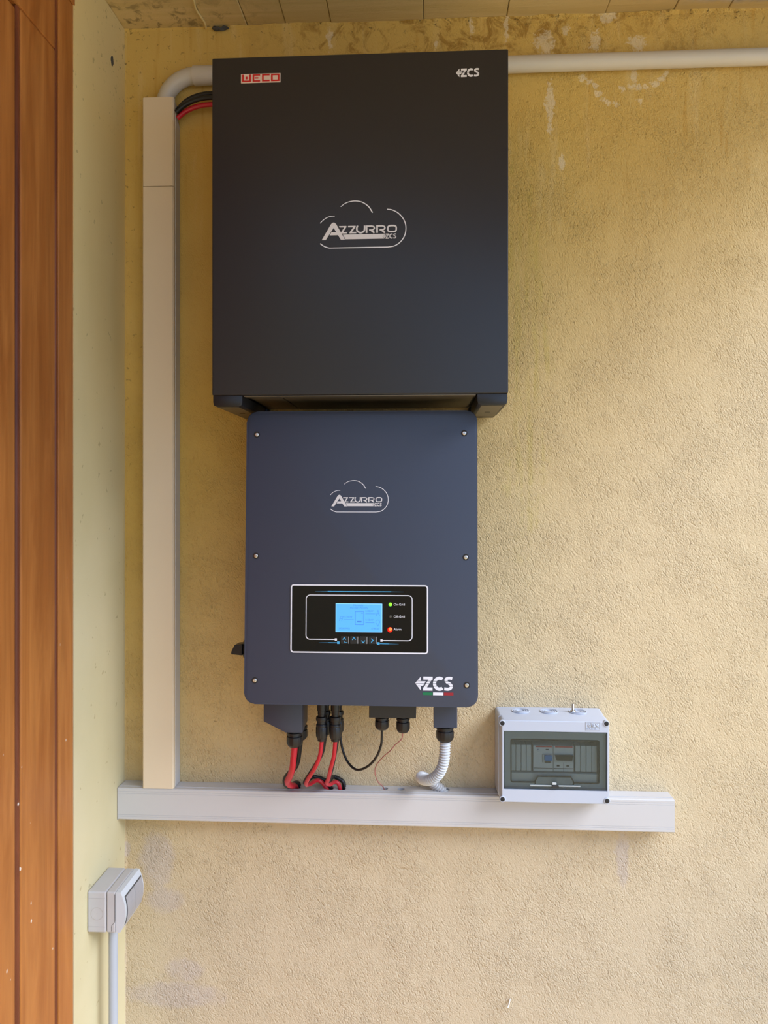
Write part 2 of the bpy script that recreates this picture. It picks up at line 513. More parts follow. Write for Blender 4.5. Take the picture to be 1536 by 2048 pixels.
def bevel_front(bm, ysel, off, seg=3, axis=1):
    es = [e for e in bm.edges if all(abs(v.co[axis] - ysel) < 1e-6 for v in e.verts)]
    bmesh.ops.bevel(bm, geom=es, offset=off, segments=seg, profile=0.5, affect='EDGES')
    return bm

def ring(bm, outer, inner, y0, y1, axis='y'):
    """flat frame: two outlines with the same number of points, extruded"""
    def mk(p, d):
        return {'y': (p[0], d, p[1]), 'x': (d, p[0], p[1]), 'z': (p[0], p[1], d)}[axis]
    n = len(outer)
    oa = [bm.verts.new(mk(p, y0)) for p in outer]
    ia = [bm.verts.new(mk(p, y0)) for p in inner]
    ob = [bm.verts.new(mk(p, y1)) for p in outer]
    ib = [bm.verts.new(mk(p, y1)) for p in inner]
    for i in range(n):
        j = (i + 1) % n
        bm.faces.new((oa[i], oa[j], ia[j], ia[i]))
        bm.faces.new((ob[j], ob[i], ib[i], ib[j]))
        bm.faces.new((oa[j], oa[i], ob[i], ob[j]))
        bm.faces.new((ia[i], ia[j], ib[j], ib[i]))
    return bm

def lathe(bm, prof, center, axis='z', n=24, ribs=0, rib=0.0, ribband=None):
    """profile of (radius, height) turned round an axis through center"""
    c = Vector(center)
    rows = []
    for (r, h) in prof:
        row = []
        for i in range(n):
            a = 2 * math.pi * i / n
            rr = r
            if ribs and ribband and ribband[0] <= h <= ribband[1]:
                rr = r * (1 + rib * (0.5 + 0.5 * math.cos(ribs * a)))
            p = {'z': Vector((rr * math.cos(a), rr * math.sin(a), h)),
                 'y': Vector((rr * math.cos(a), h, rr * math.sin(a))),
                 'x': Vector((h, rr * math.cos(a), rr * math.sin(a)))}[axis]
            row.append(bm.verts.new(c + p))
        rows.append(row)
    for k in range(len(rows) - 1):
        for i in range(n):
            j = (i + 1) % n
            bm.faces.new((rows[k][i], rows[k][j], rows[k + 1][j], rows[k + 1][i]))
    bm.faces.new(rows[0][::-1])
    bm.faces.new(rows[-1])
    return bm

def spline(pts, n=10):
    P = [Vector(p) for p in pts]
    P = [2 * P[0] - P[1]] + P + [2 * P[-1] - P[-2]]
    out = []
    for i in range(1, len(P) - 2):
        a, b, c, d = P[i - 1:i + 3]
        for k in range(n):
            t = k / n
            out.append(0.5 * ((2 * b) + (c - a) * t + (2 * a - 5 * b + 4 * c - d) * t * t + (3 * b - a - 3 * c + d) * t ** 3))
    out.append(P[-2])
    return out

def tube(bm, path, r, n=12, rfun=None):
    path = [Vector(p) for p in path]
    L = [0.0]
    for i in range(1, len(path)):
        L.append(L[-1] + (path[i] - path[i - 1]).length)
    t0 = (path[1] - path[0]).normalized()
    u = t0.orthogonal().normalized()
    rows = []
    for i, p in enumerate(path):
        t = (path[min(i + 1, len(path) - 1)] - path[max(i - 1, 0)]).normalized()
        u = (u - t * u.dot(t)).normalized()
        v = t.cross(u)
        rr = rfun(L[i]) if rfun else r
        rows.append([bm.verts.new(p + rr * (math.cos(2 * math.pi * k / n) * u + math.sin(2 * math.pi * k / n) * v)) for k in range(n)])
    for i in range(len(rows) - 1):
        for k in range(n):
            j = (k + 1) % n
            bm.faces.new((rows[i][k], rows[i][j], rows[i + 1][j], rows[i + 1][k]))
    bm.faces.new(rows[0][::-1])
    bm.faces.new(rows[-1])
    return bm

def resample(path, step):
    out = [path[0].copy()]
    acc = 0.0
    for i in range(1, len(path)):
        a, b = path[i - 1], path[i]
        d = (b - a).length
        while acc + d >= step:
            k = (step - acc) / d
            a = a + (b - a) * k
            out.append(a.copy())
            d = (b - a).length
            acc = 0.0
        acc += d
    return out

def stroke(bm, pts, w, y0, y1, closed=False, w1=None):
    """flat ribbon of width w along 2-D points, mitred joints"""
    n = len(pts)
    P = [Vector((p[0], p[1])) for p in pts]
    a, b = [], []
    for i in range(n):
        if closed:
            d0 = (P[i] - P[i - 1]).normalized()
            d1 = (P[(i + 1) % n] - P[i]).normalized()
        else:
            d0 = (P[i] - P[i - 1]).normalized() if i > 0 else (P[1] - P[0]).normalized()
            d1 = (P[i + 1] - P[i]).normalized() if i < n - 1 else d0
        t = (d0 + d1)
        t = t.normalized() if t.length > 1e-6 else d1
        nrm = Vector((-t.y, t.x))
        k = 1.0 / max(0.45, nrm.dot(Vector((-d1.y, d1.x))))
        ww = w if w1 is None else w + (w1 - w) * i / (n - 1)
        a.append(P[i] + nrm * ww * 0.5 * k)
        b.append(P[i] - nrm * ww * 0.5 * k)
    va0 = [bm.verts.new((p.x, y0, p.y)) for p in a]
    vb0 = [bm.verts.new((p.x, y0, p.y)) for p in b]
    va1 = [bm.verts.new((p.x, y1, p.y)) for p in a]
    vb1 = [bm.verts.new((p.x, y1, p.y)) for p in b]
    m = n if closed else n - 1
    for i in range(m):
        j = (i + 1) % n
        bm.faces.new((va0[i], va0[j], vb0[j], vb0[i]))
        bm.faces.new((va1[j], va1[i], vb1[i], vb1[j]))
        bm.faces.new((va0[j], va0[i], va1[i], va1[j]))
        bm.faces.new((vb0[i], vb0[j], vb1[j], vb1[i]))
    if not closed:
        bm.faces.new((va0[0], vb0[0], vb1[0], va1[0]))
        bm.faces.new((vb0[-1], va0[-1], va1[-1], vb1[-1]))
    return bm

def smooth2(pts, n=6):
    return [(p.x, p.y) for p in spline([(q[0], q[1], 0) for q in pts], n)]

def text_mesh(txt, size, x, z, y, thick=0.0002, align='LEFT', bold=0.0, sx=1.0):
    cu = bpy.data.curves.new('text', 'FONT')
    cu.body = txt
    cu.size = size
    cu.extrude = 0
    cu.align_x = align
    cu.offset = bold
    cu.resolution_u = 2
    o = bpy.data.objects.new('text', cu)
    C.objects.link(o)
    dg = bpy.context.evaluated_depsgraph_get()
    me = bpy.data.meshes.new_from_object(o.evaluated_get(dg))
    bm = bmesh.new()
    bm.from_mesh(me)
    bpy.data.objects.remove(o)
    bpy.data.meshes.remove(me)
    bpy.data.curves.remove(cu)
    r = bmesh.ops.extrude_face_region(bm, geom=list(bm.faces))
    bmesh.ops.translate(bm, verts=[v for v in r['geom'] if isinstance(v, bmesh.types.BMVert)], vec=(0, 0, thick))
    bm.transform(Matrix.Translation((x, y, z)) @ Matrix.Rotation(R(90), 4, 'X') @ Matrix.Scale(sx, 4, (1, 0, 0)))
    return bm

def join(bm, other):
    me = bpy.data.meshes.new('tmp')
    other.to_mesh(me)
    other.free()
    bm.from_mesh(me)
    bpy.data.meshes.remove(me)
    return bm

def cut(o, cutters):
    """subtract closed meshes from o and keep the result as plain mesh"""
    for cb in cutters:
        me = bpy.data.meshes.new('cut')
        bmesh.ops.recalc_face_normals(cb, faces=cb.faces)
        cb.to_mesh(me)
        cb.free()
        co = bpy.data.objects.new('cut', me)
        C.objects.link(co)
        md = o.modifiers.new('b', 'BOOLEAN')
        md.operation = 'DIFFERENCE'
        md.solver = 'EXACT'
        md.object = co
        dg = bpy.context.evaluated_depsgraph_get()
        nm = bpy.data.meshes.new_from_object(o.evaluated_get(dg))
        o.modifiers.clear()
        old = o.data
        nm.name = old.name
        o.data = nm
        bpy.data.objects.remove(co)
        bpy.data.meshes.remove(me)
    return o

# ================================================================== SETTING
WX = -0.591           # face of the left wall
CZ = 2.409            # underside of the slab
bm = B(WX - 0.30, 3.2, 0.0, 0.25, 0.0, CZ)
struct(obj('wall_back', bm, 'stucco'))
DY = -0.22    # where the plaster of the left wall meets the door frame
bm = B(WX - 0.30, WX, DY, 0.0, 0.0, CZ)
struct(obj('wall_left', bm, 'cream'))
# rough plaster coving where the slab and the side wall meet the stucco
def coving(name, pts, size, m_, parent):
    random.seed(11)
    b_ = bmesh.new()
    rows = []
    for (p, a, c) in pts:
        k = size * (0.55 + 0.75 * noise.noise(Vector(p) * 26) + 0.5 * abs(noise.noise(Vector(p) * 90)))
        k = max(k, size * 0.3)
        p, a, c = Vector(p), Vector(a), Vector(c)
        rows.append([b_.verts.new(p - a * 0.002 - c * 0.002), b_.verts.new(p + a * k - c * 0.001), b_.verts.new(p + a * k * 0.42 + c * k * 0.42), b_.verts.new(p + c * k - a * 0.001)])
    for i in range(len(rows) - 1):
        for q in range(4):
            w = (q + 1) % 4
            b_.faces.new((rows[i][q], rows[i][w], rows[i + 1][w], rows[i + 1][q]))
    b_.faces.new(rows[0]); b_.faces.new(rows[-1][::-1])
    return obj(name, b_, m_, parent, smooth=True)
wb_ = bpy.data.objects['wall_back']
coving('plaster_coving', [((WX + i * 0.006, 0.0, CZ), (0, -1, 0), (0, 0, -1)) for i in range(280)], 0.0065, 'stucco', wb_)
coving('plaster_coving', [((WX, 0.0, CZ - i * 0.008), (0, -1, 0), (1, 0, 0)) for i in range(299)], 0.0045, 'stucco', wb_)
bm = B(WX - 0.30, WX, -1.55, -1.42, 0.0, CZ)
struct(obj('wall_left_front', bm, 'cream'))
bm = B(WX - 0.30, WX - 0.003, -1.42, DY, 2.34, CZ)
struct(obj('wall_left_lintel', bm, 'cream'))
# slab: backing plus the board-wide strips of its underside
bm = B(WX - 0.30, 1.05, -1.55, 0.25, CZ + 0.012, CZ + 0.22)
ceil = struct(obj('ceiling', bm, 'concrete'))
edges = [-0.80, -0.62, -0.4304, -0.3484, -0.2731, -0.1853, -0.0068, 0.1514, 0.3366, 0.4634, 0.5634, 0.72, 0.90, 1.05]
for i in range(len(edges) - 1):
    dz = [0.0, 0.0012, 0.0004, 0.0016, 0.0008][i % 5]
    g = 0.0005
    bm = B(edges[i] + g, edges[i + 1] - g, -1.545, -0.0005, CZ + dz, CZ + 0.013, bev=0.0012, seg=1)
    obj('board', bm, 'concrete', ceil)
# thin mortar ridge that has oozed from one board joint
bm = bmesh.new()
pts = [(-0.4304 + 0.002 * math.sin(k * 1.7), -0.001 - k * 0.02, CZ - 0.0005) for k in range(28)]
tube(bm, spline(pts, 3), 0.0022, 7)
obj('mortar_ridge', bm, 'cream', ceil, smooth=True, label='pale mortar ridge')
# dirty nest remains in the junction
bm = bmesh.new()
for (px_, pz_, s_) in ((-0.408, 2.404, 0.007), (-0.398, 2.403, 0.005), (-0.391, 2.405, 0.006)):
    bmesh.ops.create_icosphere(bm, subdivisions=2, radius=s_, matrix=Matrix.Translation((px_, -0.004, pz_)) @ Matrix.Diagonal((1.2, 0.7, 0.55, 1)))
for v in bm.verts:
    v.co += 0.003 * noise.noise_vector(v.co * 180)
mud = obj('wasp_nest', bm, 'seam')
tag(mud, 'small dark mud crumb stuck under the ceiling edge above the grey conduit bend', 'nest')
bm = bmesh.new()
hx = (-0.591, -0.0641, 2.3135)
bmesh.ops.create_icosphere(bm, subdivisions=2, radius=0.008, matrix=Matrix.Translation(hx) @ Matrix.Diagonal((0.25, 0.75, 1.2, 1)))
for v in bm.verts:
    v.co += Vector((0.2, 1, 1)) * 0.003 * noise.noise(v.co * 160)
mud = obj('mud_crumb', bm, 'seam')
tag(mud, 'dark mud crumb on the cream side wall near the upper corner', 'dirt')

bm = B(-6.0, 1.3, -6.8, -6.5, 0.0, 3.2)
struct(obj('wall_opposite_added', bm, 'bounce_wall'))  # unseen wall, added to block front sky and return warm light
bm = B(-6, 9, -12, 0.25, -0.1, 0.0)
struct(obj('floor', bm, 'paving'))

# ---- wooden door frame and leaf on the left
XW = -0.592
Y147, Y117, Y42, Y30 = -0.2197, -0.2724, -0.387, -0.4129
ZS = 2.2103    # underside of the top rail
ZH = 2.3184
door = bpy.data.objects.new('door_1', None)
C.objects.link(door)
door.location = (XW, -0.85, 0.0)
ROOTM['door_1'] = Matrix.Translation((XW, -0.85, 0.0))
door['kind'] = 'structure'
obj('frame_backing', B(XW - 0.10, XW - 0.014, -1.42, Y147, 0.0, 2.34), 'wood_dark', door)
obj('casing', B(XW - 0.05, XW, Y117 + 0.0015, Y147 - 0.0005, 0.0, ZH, bev=0.0015), 'wood', door)
obj('head_casing', B(XW - 0.05, XW + 0.0015, -1.40, Y147 + 0.004, ZH + 0.001, 2.339, bev=0.002), 'wood', door)
bm = bmesh.new()
lathe(bm, [(0.004, 0.0), (0.004, ZH)], (XW - 0.0045, Y117 - 0.0035, 0), n=10)
obj('moulding', bm, 'wood_dark', door, smooth=True)
obj('stile', B(XW - 0.04, XW - 0.001, Y42 + 0.001, Y117 - 0.008, 0.0, ZS - 0.0006, bev=0.003), 'wood', door)
obj('top_rail', B(XW - 0.04, XW - 0.001, -1.38, Y117 - 0.008, ZS + 0.0006, ZH - 0.001, bev=0.003), 'wood', door)
bm = bmesh.new()
lathe(bm, [(0.005, 0.0), (0.005, ZS - 0.001)], (XW - 0.006, Y42 - 0.0035, 0), n=10)
obj('moulding', bm, 'wood_dark', door, smooth=True)
zt = 2.1933
obj('panel', B(XW - 0.04, XW + 0.006, Y30 - 0.33, Y30, 0.12, zt, bev=0.0025), 'wood', door)
obj('panel', B(XW - 0.04, XW + 0.006, Y30 - 0.68, Y30 - 0.35, 0.12, zt, bev=0.0025), 'wood', door)
obj('stile', B(XW - 0.04, XW - 0.001, Y30 - 0.84, Y30 - 0.70, 0.0, ZS - 0.0006, bev=0.003), 'wood', door)
obj('bottom_rail', B(XW - 0.04, XW + 0.002, Y30 - 0.69, Y30, 0.0, 0.118, bev=0.003), 'wood', door)

# ================================================================== TRUNKING
T0, T1 = 0.8785, 0.9385      # horizontal run: underside and top
TL, TR = WX + 0.0008, 0.4535
tr = thing('cable_trunking', 'long horizontal white plastic cable trunking running beneath the inverter', 'trunking', (-0.07, 0, T0))
prof = [(-0.0005, T0), (-0.030, T0), (-0.030, T1), (-0.0005, T1)]
base = obj('base', prism(bmesh.new(), prof, TL, TR, 'x'), 'pvc', tr)
HOLES = [(-0.2522, -0.0187, 0.011), (-0.1851, -0.0175, 0.0085),
         (-0.1629, -0.0187, 0.0085), (-0.081, -0.0141, 0.0068),
         (-0.0495, -0.0149, 0.0068), (0.0304, -0.0135, 0.0125)]
HOLES = [(a, max(-0.0285 + c, b), c) for (a, b, c) in HOLES]
cs = []
for (hx_, hy_, hr_) in HOLES:
    c_ = bmesh.new()
    lathe(c_, [(hr_, -0.035), (hr_, 0.02)], (hx_, hy_, T1), n=24)
    c_.transform(world_of(tr).inverted())
    cs.append(c_)
# cut in the base's own local space
def cut_local(o, cutters, parent):
    for c_ in cutters:
        c_.transform(world_of(parent))
    mw = world_of(parent)
    o.parent = None
    o.matrix_world = mw
    o.location = mw.to_translation()
    o.rotation_euler = mw.to_euler()
    bpy.context.view_layer.update()
    cut(o, cutters)
    o.location = (0, 0, 0)
    o.rotation_euler = (0, 0, 0)
    o.parent = parent
    return o
cut_local(base, cs, tr)
# lid profile: wraps the front, with twin grooves near both edges
def lid_profile(z0, z1, y0=-0.0302, y1=-0.0405):
    e = 0.0016
    f = y1
    g = 0.0006
    return [(y0, z0), (f + e, z0), (f, z0 + e), (f, z0 + 0.0055), (f + g, z0 + 0.0058), (f + g, z0 + 0.0064), (f, z0 + 0.0067),
            (f, z0 + 0.0090), (f + g, z0 + 0.0093), (f + g, z0 + 0.0098), (f, z0 + 0.0101),
            (f, z1 - 0.0105), (f + g, z1 - 0.0102), (f + g, z1 - 0.0096), (f, z1 - 0.0093),
            (f, z1 - 0.0068), (f + g, z1 - 0.0065), (f + g, z1 - 0.0058), (f, z1 - 0.0055),
            (f, z1 - e), (f + e, z1), (y0, z1)]
obj('lid', prism(bmesh.new(), lid_profile(T0, T1 + 0.0002), TL, TR, 'x'), 'pvc', tr)
obj('lip', B(TL, TR, -0.0300, -0.0285, T1 + 0.00005, T1 + 0.0012), 'pvc', tr)
obj('end_cap', B(TL - 0.0003, TL + 0.0008, -0.0412, -0.0008, T0 - 0.0006, T1 + 0.0008, bev=0.0004, seg=1), 'pvc_shade', tr)

VX0, VX1 = -0.5416, -0.4815
VZ0, VZ1 = T1 + 0.0006, 2.2555
tv = thing('cable_trunking', 'tall vertical plastic cable trunking standing beside the battery cabinet', 'trunking', (-0.5116, 0, VZ0))
# base with the upper right corner cut away for the battery cables
sd_pts = [(-0.0005, VZ0), (-0.0300, VZ0), (-0.0300, VZ1 - 0.001), (-0.0005, VZ1 - 0.001)]
obj('base', prism(bmesh.new(), sd_pts, VX0 + 0.0005, VX1 - 0.004, 'x'), 'pvc', tv)
side = [(-0.0005, VZ0), (-0.0300, VZ0), (-0.0300, 2.2395), (-0.018, 2.228), (-0.0005, 2.214)]
obj('side_wall', prism(bmesh.new(), side, VX1 - 0.0038, VX1 - 0.0004, 'x'), 'pvc', tv)
def vlid(z0, z1):
    b_ = prism(bmesh.new(), [(VX0, -0.0302), (VX1, -0.0302), (VX1, -0.0385), (VX1 - 0.002, -0.0405), (VX0 + 0.002, -0.0405), (VX0, -0.0385)], z0, z1, 'z')
    return b_
ZJ = 2.0856
obj('lid', vlid(VZ0, ZJ - 0.0006), 'pvc_warm_lit', tv)
obj('lid', vlid(ZJ + 0.0006, VZ1), 'pvc_warm_lit', tv)
obj('side_ridge', B(VX1 - 0.0004, VX1 + 0.0008, -0.0300, -0.0270, VZ0, 2.236), 'pvc', tv)

# ================================================================== CONDUIT
PZ, PY = 2.3095, -0.0175
cp = thing('conduit_pipe', 'long horizontal light grey conduit pipe behind the battery cabinet to the right edge', 'pipe', (0.35, PY, PZ))
obj('tube', lathe(bmesh.new(), [(0.0150, -0.40), (0.0150, 1.6)], (0.0, PY, PZ), 'x', 28), 'conduit', cp, smooth=True)
def clip(bm, x):
    ring(bm, [(PY + 0.0172 * math.cos(R(a)), PZ + 0.0172 * math.sin(R(a))) for a in range(0, 360, 15)],
         [(PY + 0.0155 * math.cos(R(a)), PZ + 0.0155 * math.sin(R(a))) for a in range(0, 360, 15)], x - 0.006, x + 0.006, 'x')
obj('clip', (lambda b_: (clip(b_, 0.9), b_)[1])(bmesh.new()), 'conduit', cp)
cb = thing('conduit_bend', 'curved light grey conduit bend rising out of the vertical trunking', 'pipe', (-0.51, PY, VZ1))
RB, BX = 0.062, -0.446
pth = [Vector((-0.508, PY, VZ1 + 0.0005))]
for k in range(0, 19):
    a = R(180 - k * 5)
    p = Vector((BX + RB * math.cos(a), PY, PZ - 0.003 - RB + RB * math.sin(a)))
    if p.z > VZ1 + 0.002:
        pth.append(p)
pth.append(Vector((-0.4475, PY, PZ - 0.003)))
obj('tube', tube(bmesh.new(), pth, 0.0155, 24), 'conduit', cb, smooth=True)
bm = lathe(bmesh.new(), [(0.0150, -0.4490), (0.0178, -0.4485), (0.0180, -0.447), (0.0174, -0.415), (0.0170, -0.405), (0.0170, -0.4005)], (0, PY, PZ - 0.003), 'x', 28)
obj('coupling', bm, 'conduit', cb, smooth=True)

# upper battery cables between trunking and cabinet
def cable(name, pts, r, m, label, cat='cable', group=None, n=12, seg=10):
    if name == 'battery_cable':
        group = 'battery cables beside the cabinet'
    if name == 'power_cable':
        group = 'thick cables under the terminal cover'
    o = obj(name, tube(bmesh.new(), spline(pts, seg), r, n), m, smooth=True)
    return tag(o, label, cat, group)
cable('battery_cable', [(-0.4795, -0.024, 2.2365), (-0.463, -0.024, 2.2535), (-0.440, -0.024, 2.264), (-0.410, -0.024, 2.2675), (-0.360, -0.024, 2.262), (-0.345, -0.024, 2.259)][:5] , 0.0048, 'rubber',
      'upper black battery cable arching from vertical trunking to battery cabinet')
cable('battery_cable', [(-0.4795, -0.031, 2.2300), (-0.463, -0.031, 2.2435), (-0.440, -0.031, 2.2535), (-0.410, -0.031, 2.2570), (-0.3575, -0.031, 2.2525)], 0.0046, 'rubber',
      'lower black battery cable just above the red one beside the battery cabinet')
cable('battery_cable', [(-0.4795, -0.024, 2.2225), (-0.463, -0.024, 2.2350), (-0.440, -0.024, 2.2440), (-0.410, -0.024, 2.2470), (-0.3575, -0.024, 2.2420)], 0.0046, 'red',
      'red battery cable arching from top of vertical trunking into battery cabinet')

# ================================================================== BATTERY CABINET
BX0, BX1, BZ0, BZ1, BD = -0.3563, 0.1318, 1.6635, 2.2232, 0.22
bc = thing('battery_cabinet', 'large dark charcoal battery cabinet mounted above the inverter', 'battery', ((BX0 + BX1) / 2, 0, BZ0 - 0.018))
obj('casing', B(BX0 + 0.002, BX1 - 0.002, -BD + 0.021, -0.004, BZ0 + 0.003, BZ1 - 0.002, bev=0.002), 'battery', bc)
bm = prism(bmesh.new(), rrect(BX0, BX1, BZ0, BZ1, 0.0022, 3), -BD, -BD + 0.0205)
bevel_front(bm, -BD, 0.0018, 3)
obj('front_cover', bm, 'battery', bc, smooth=True)
# underside sheets with a joint between them
xs = -0.247
obj('bottom_plate', B(BX0 + 0.055, xs, -BD + 0.026, -0.006, BZ0 + 0.0005, BZ0 + 0.0028), 'steel_under', bc)
obj('bottom_plate', B(xs + 0.0025, BX1 - 0.055, -BD + 0.026, -0.006, BZ0 + 0.0005, BZ0 + 0.0028), 'steel_under', bc)
obj('bottom_lip', B(BX0 + 0.052, BX1 - 0.052, -BD + 0.0035, -BD + 0.024, BZ0 - 0.0022, BZ0 - 0.0002, bev=0.0006, seg=1), 'steel_under', bc)
def foot(x0, x1):
    b_ = prism(bmesh.new(), [(x0 + 0.006, BZ0 - 0.0185), (x1 - 0.006, BZ0 - 0.0185), (x1 - 0.0015, BZ0 - 0.0165), (x1, BZ0 - 0.011), (x1, BZ0 - 0.0003), (x0, BZ0 - 0.0003), (x0, BZ0 - 0.011), (x0 + 0.0015, BZ0 - 0.0165)], -BD + 0.002, -0.036)
    bevel_front(b_, -BD + 0.002, 0.0012, 2)
    return b_
for (x0, x1) in ((BX0 + 0.001, -0.306), (0.0815, BX1 - 0.001)):
    f = obj('foot', foot(x0, x1), 'black', bc, smooth=True)
    obj('foot_sole', B(x0 + 0.007, x1 - 0.007, -BD + 0.006, -0.038, BZ0 - 0.0191, BZ0 - 0.0187), 'steel_under', f)
    bm = prism(bmesh.new(), rrect((x0 + x1) / 2 - 0.005, (x0 + x1) / 2 + 0.005, -0.118, -0.112, 0.0028, 4), BZ0 - 0.0194, BZ0 - 0.0190, 'z')
    obj('slot', bm, 'matt_black', f)
    obj('gusset', B(x0 + 0.004 if x0 < 0 else x0 - 0.004, x1 + 0.004 if x0 < 0 else x1 - 0.004, -0.034, -0.006, BZ0 - 0.0185, BZ0 - 0.0003, bev=0.002), 'black', bc)
obj('latch', B(BX1 - 0.0018, BX1 + 0.0022, -BD + 0.03, -BD + 0.045, BZ0 + 0.012, BZ0 + 0.030, bev=0.0008, seg=1), 'black', bc)

# ---- printed marks, drawn on a sheet in drawing units and scaled
class Sheet:
    """maps drawing units (x right, y down) to local metres on a vertical face"""
    def __init__(s, ox, oz, k, kz=None):
        s.ox, s.oz, s.k, s.kz = ox, oz, k, kz or k
    def p(s, q):
        return (s.ox + q[0] * s.k, s.oz - q[1] * s.kz)
    def ps(s, L):
        return [s.p(q) for q in L]

def logo_zcs(bm, S, y0, y1):
    """arrow, Z, C and S; the three hairline cuts are real gaps"""
    cuts = [(0, 289), (298, 336), (346, 382), (391, 600)]
    polys = [[(392, 210), (392, 470), (285, 335)], [(392, 298), (487, 298), (437, 382), (392, 382)],
             [(440, 208), (618, 208), (618, 240), (507, 413), (615, 413), (615, 470), (437, 470), (437, 435), (548, 265), (440, 265)]]
    def clipz(poly, lo, hi):
        for (lim, keep_above) in ((lo, True), (hi, False)):
            out = []
            for i in range(len(poly)):
                a, b = poly[i - 1], poly[i]
                ia = a[1] >= lim if keep_above else a[1] <= lim
                ib = b[1] >= lim if keep_above else b[1] <= lim
                if ia != ib:
                    t = (lim - a[1]) / (b[1] - a[1])
                    out.append((a[0] + (b[0] - a[0]) * t, lim))
                if ib:
                    out.append(b)
            poly = out
            if len(poly) < 3:
                return []
        return poly
    # convex pieces only: split Z by hand
    conv = [polys[0], polys[1],
            [(440, 208), (618, 208), (618, 265), (440, 265)], [(541, 262), (618, 240), (510, 413), (437, 435)],
            [(437, 413), (615, 413), (615, 470), (437, 470)]]
    def band(cx, cy, rx, ry, w, a0, a1, n=22):
        q = []
        for i in range(n):
            t0, t1 = R(a0 + (a1 - a0) * i / n), R(a0 + (a1 - a0) * (i + 1) / n)
            q.append([(cx + (rx + w / 2) * math.cos(t0), cy - (ry + w / 2) * math.sin(t0)), (cx + (rx + w / 2) * math.cos(t1), cy - (ry + w / 2) * math.sin(t1)),
                      (cx + (rx - w / 2) * math.cos(t1), cy - (ry - w / 2) * math.sin(t1)), (cx + (rx - w / 2) * math.cos(t0), cy - (ry - w / 2) * math.sin(t0))])
        return q
    conv += band(745, 338, 92, 103, 60, 52, 308)
    # S as a ribbon of quads
    sp = smooth2([(985, 240), (935, 232), (885, 243), (868, 275), (893, 312), (940, 340), (968, 372), (960, 418), (910, 440), (840, 434)], 5)
    for i in range(len(sp) - 1):
        a, b = Vector(sp[i]), Vector(sp[i + 1])
        d = (b - a).normalized()
        nn = Vector((-d.y, d.x)) * 27
        e = d * 2.5
        conv.append([tuple(a - e + nn), tuple(b + e + nn), tuple(b + e - nn), tuple(a - e - nn)])
    for q, poly in enumerate(conv):
        for (lo, hi) in cuts:
            c = clipz(poly, lo, hi)
            if len(c) >= 3:
                prism(bm, S.ps(c), y0 - 0.000015 * (q % 5), y1)
    return bm

def logo_word(bm, S, y0, y1):
    """big A, then ZZURRO, underline bar"""
    lift = [0]
    def yy():
        lift[0] += 1
        return y0 - 0.00002 * lift[0]
    def st(pts, w, closed=False, sm=False):
        stroke(bm, S.ps(smooth2(pts) if sm else pts), w * S.k, yy(), y1, closed)
    def poly(pts):
        prism(bm, S.ps(pts), yy(), y1)
    poly([(258, 636), (365, 455), (380, 438), (398, 432), (398, 495), (305, 636)])
    poly([(398, 432), (415, 438), (430, 455), (533, 636), (483, 636), (398, 495)])
    poly([(352, 582), (372, 546), (432, 546), (458, 582)])
    poly([(462, 475), (550, 475), (550, 487), (510, 547), (556, 547), (556, 564), (492, 564), (485, 551), (524, 491), (470, 491)])
    poly([(569, 475), (659, 475), (659, 487), (614, 547), (666, 547), (666, 564), (586, 564), (586, 553), (632, 491), (569, 491)])
    st([(681, 474), (672, 505), (680, 540), (718, 559), (757, 540), (765, 505), (765, 474)], 19, sm=True)
    for o in (0, 124):
        st([(788 + o, 474), (788 + o, 563)], 20)
        st([(795 + o, 482), (850 + o, 482), (874 + o, 490), (880 + o, 506), (870 + o, 522), (850 + o, 528), (818 + o, 528)], 16)
        st([(842 + o, 532), (880 + o, 563)], 20)
    n = 28
    pts = []
    for i in range(n):
        a = 2 * math.pi * i / n
        c_, s_ = math.cos(a), math.sin(a)
        pts.append((1088 + 50 * math.copysign(abs(c_) ** 0.62, c_), 517 + 36 * math.copysign(abs(s_) ** 0.62, s_)))
    st(pts, 17, closed=True)
    prism(bm, S.ps([(508, 577), (1000, 577), (976, 604), (996, 632), (538, 632)]), y0, y1)
    logo_zcs(bm, Sheet(S.p((978, 575))[0] - 285 * S.k * 0.225, S.p((978, 575))[1] + 208 * S.k * 0.225, S.k * 0.225), y0, y1)
    return bm

def logo_cloud(bm, S, y0, y1):
    stroke(bm, S.ps(smooth2([(238, 437), (270, 405), (310, 377), (360, 359), (411, 356)])), 8 * S.k, y0, y1)
    stroke(bm, S.ps(smooth2([(482, 247), (530, 212), (590, 190), (655, 184), (720, 194), (775, 222), (820, 262), (858, 324)])), 7 * S.k, y0, y1, w1=13 * S.k)
    stroke(bm, S.ps(smooth2([(1030, 287), (1090, 297), (1160, 335), (1215, 395), (1246, 465), (1250, 540), (1232, 610), (1188, 672), (1120, 718), (1040, 732)]) + [(350, 732)] + smooth2([(345, 732), (290, 713), (238, 678)])), 11 * S.k, y0, y1)
    return bm

YF = -BD
kB = 0.0008 / 5.908 * (1.02907)
S1 = Sheet(-0.176 - 236 * kB, 1.981 + 184 * kB, kB)
bm = logo_cloud(bmesh.new(), S1, YF - 0.0003, YF + 0.0002)
obj('cloud_print', bm, 'white_print', bc, label='white cloud outline print')
obj('word_print', logo_word(bmesh.new(), S1, YF - 0.0003, YF + 0.0002), 'silver_print', bc, label='silver lettering reading AZZURRO ZCS')
kz = 5.2770083102493065e-05
S2 = Sheet(0.0471 - 285 * kz, 2.1932 + 208 * kz, kz)
obj('logo_print', logo_zcs(bmesh.new(), S2, YF - 0.0003, YF + 0.0002), 'white_print', bc, label='white ZCS arrow logo')
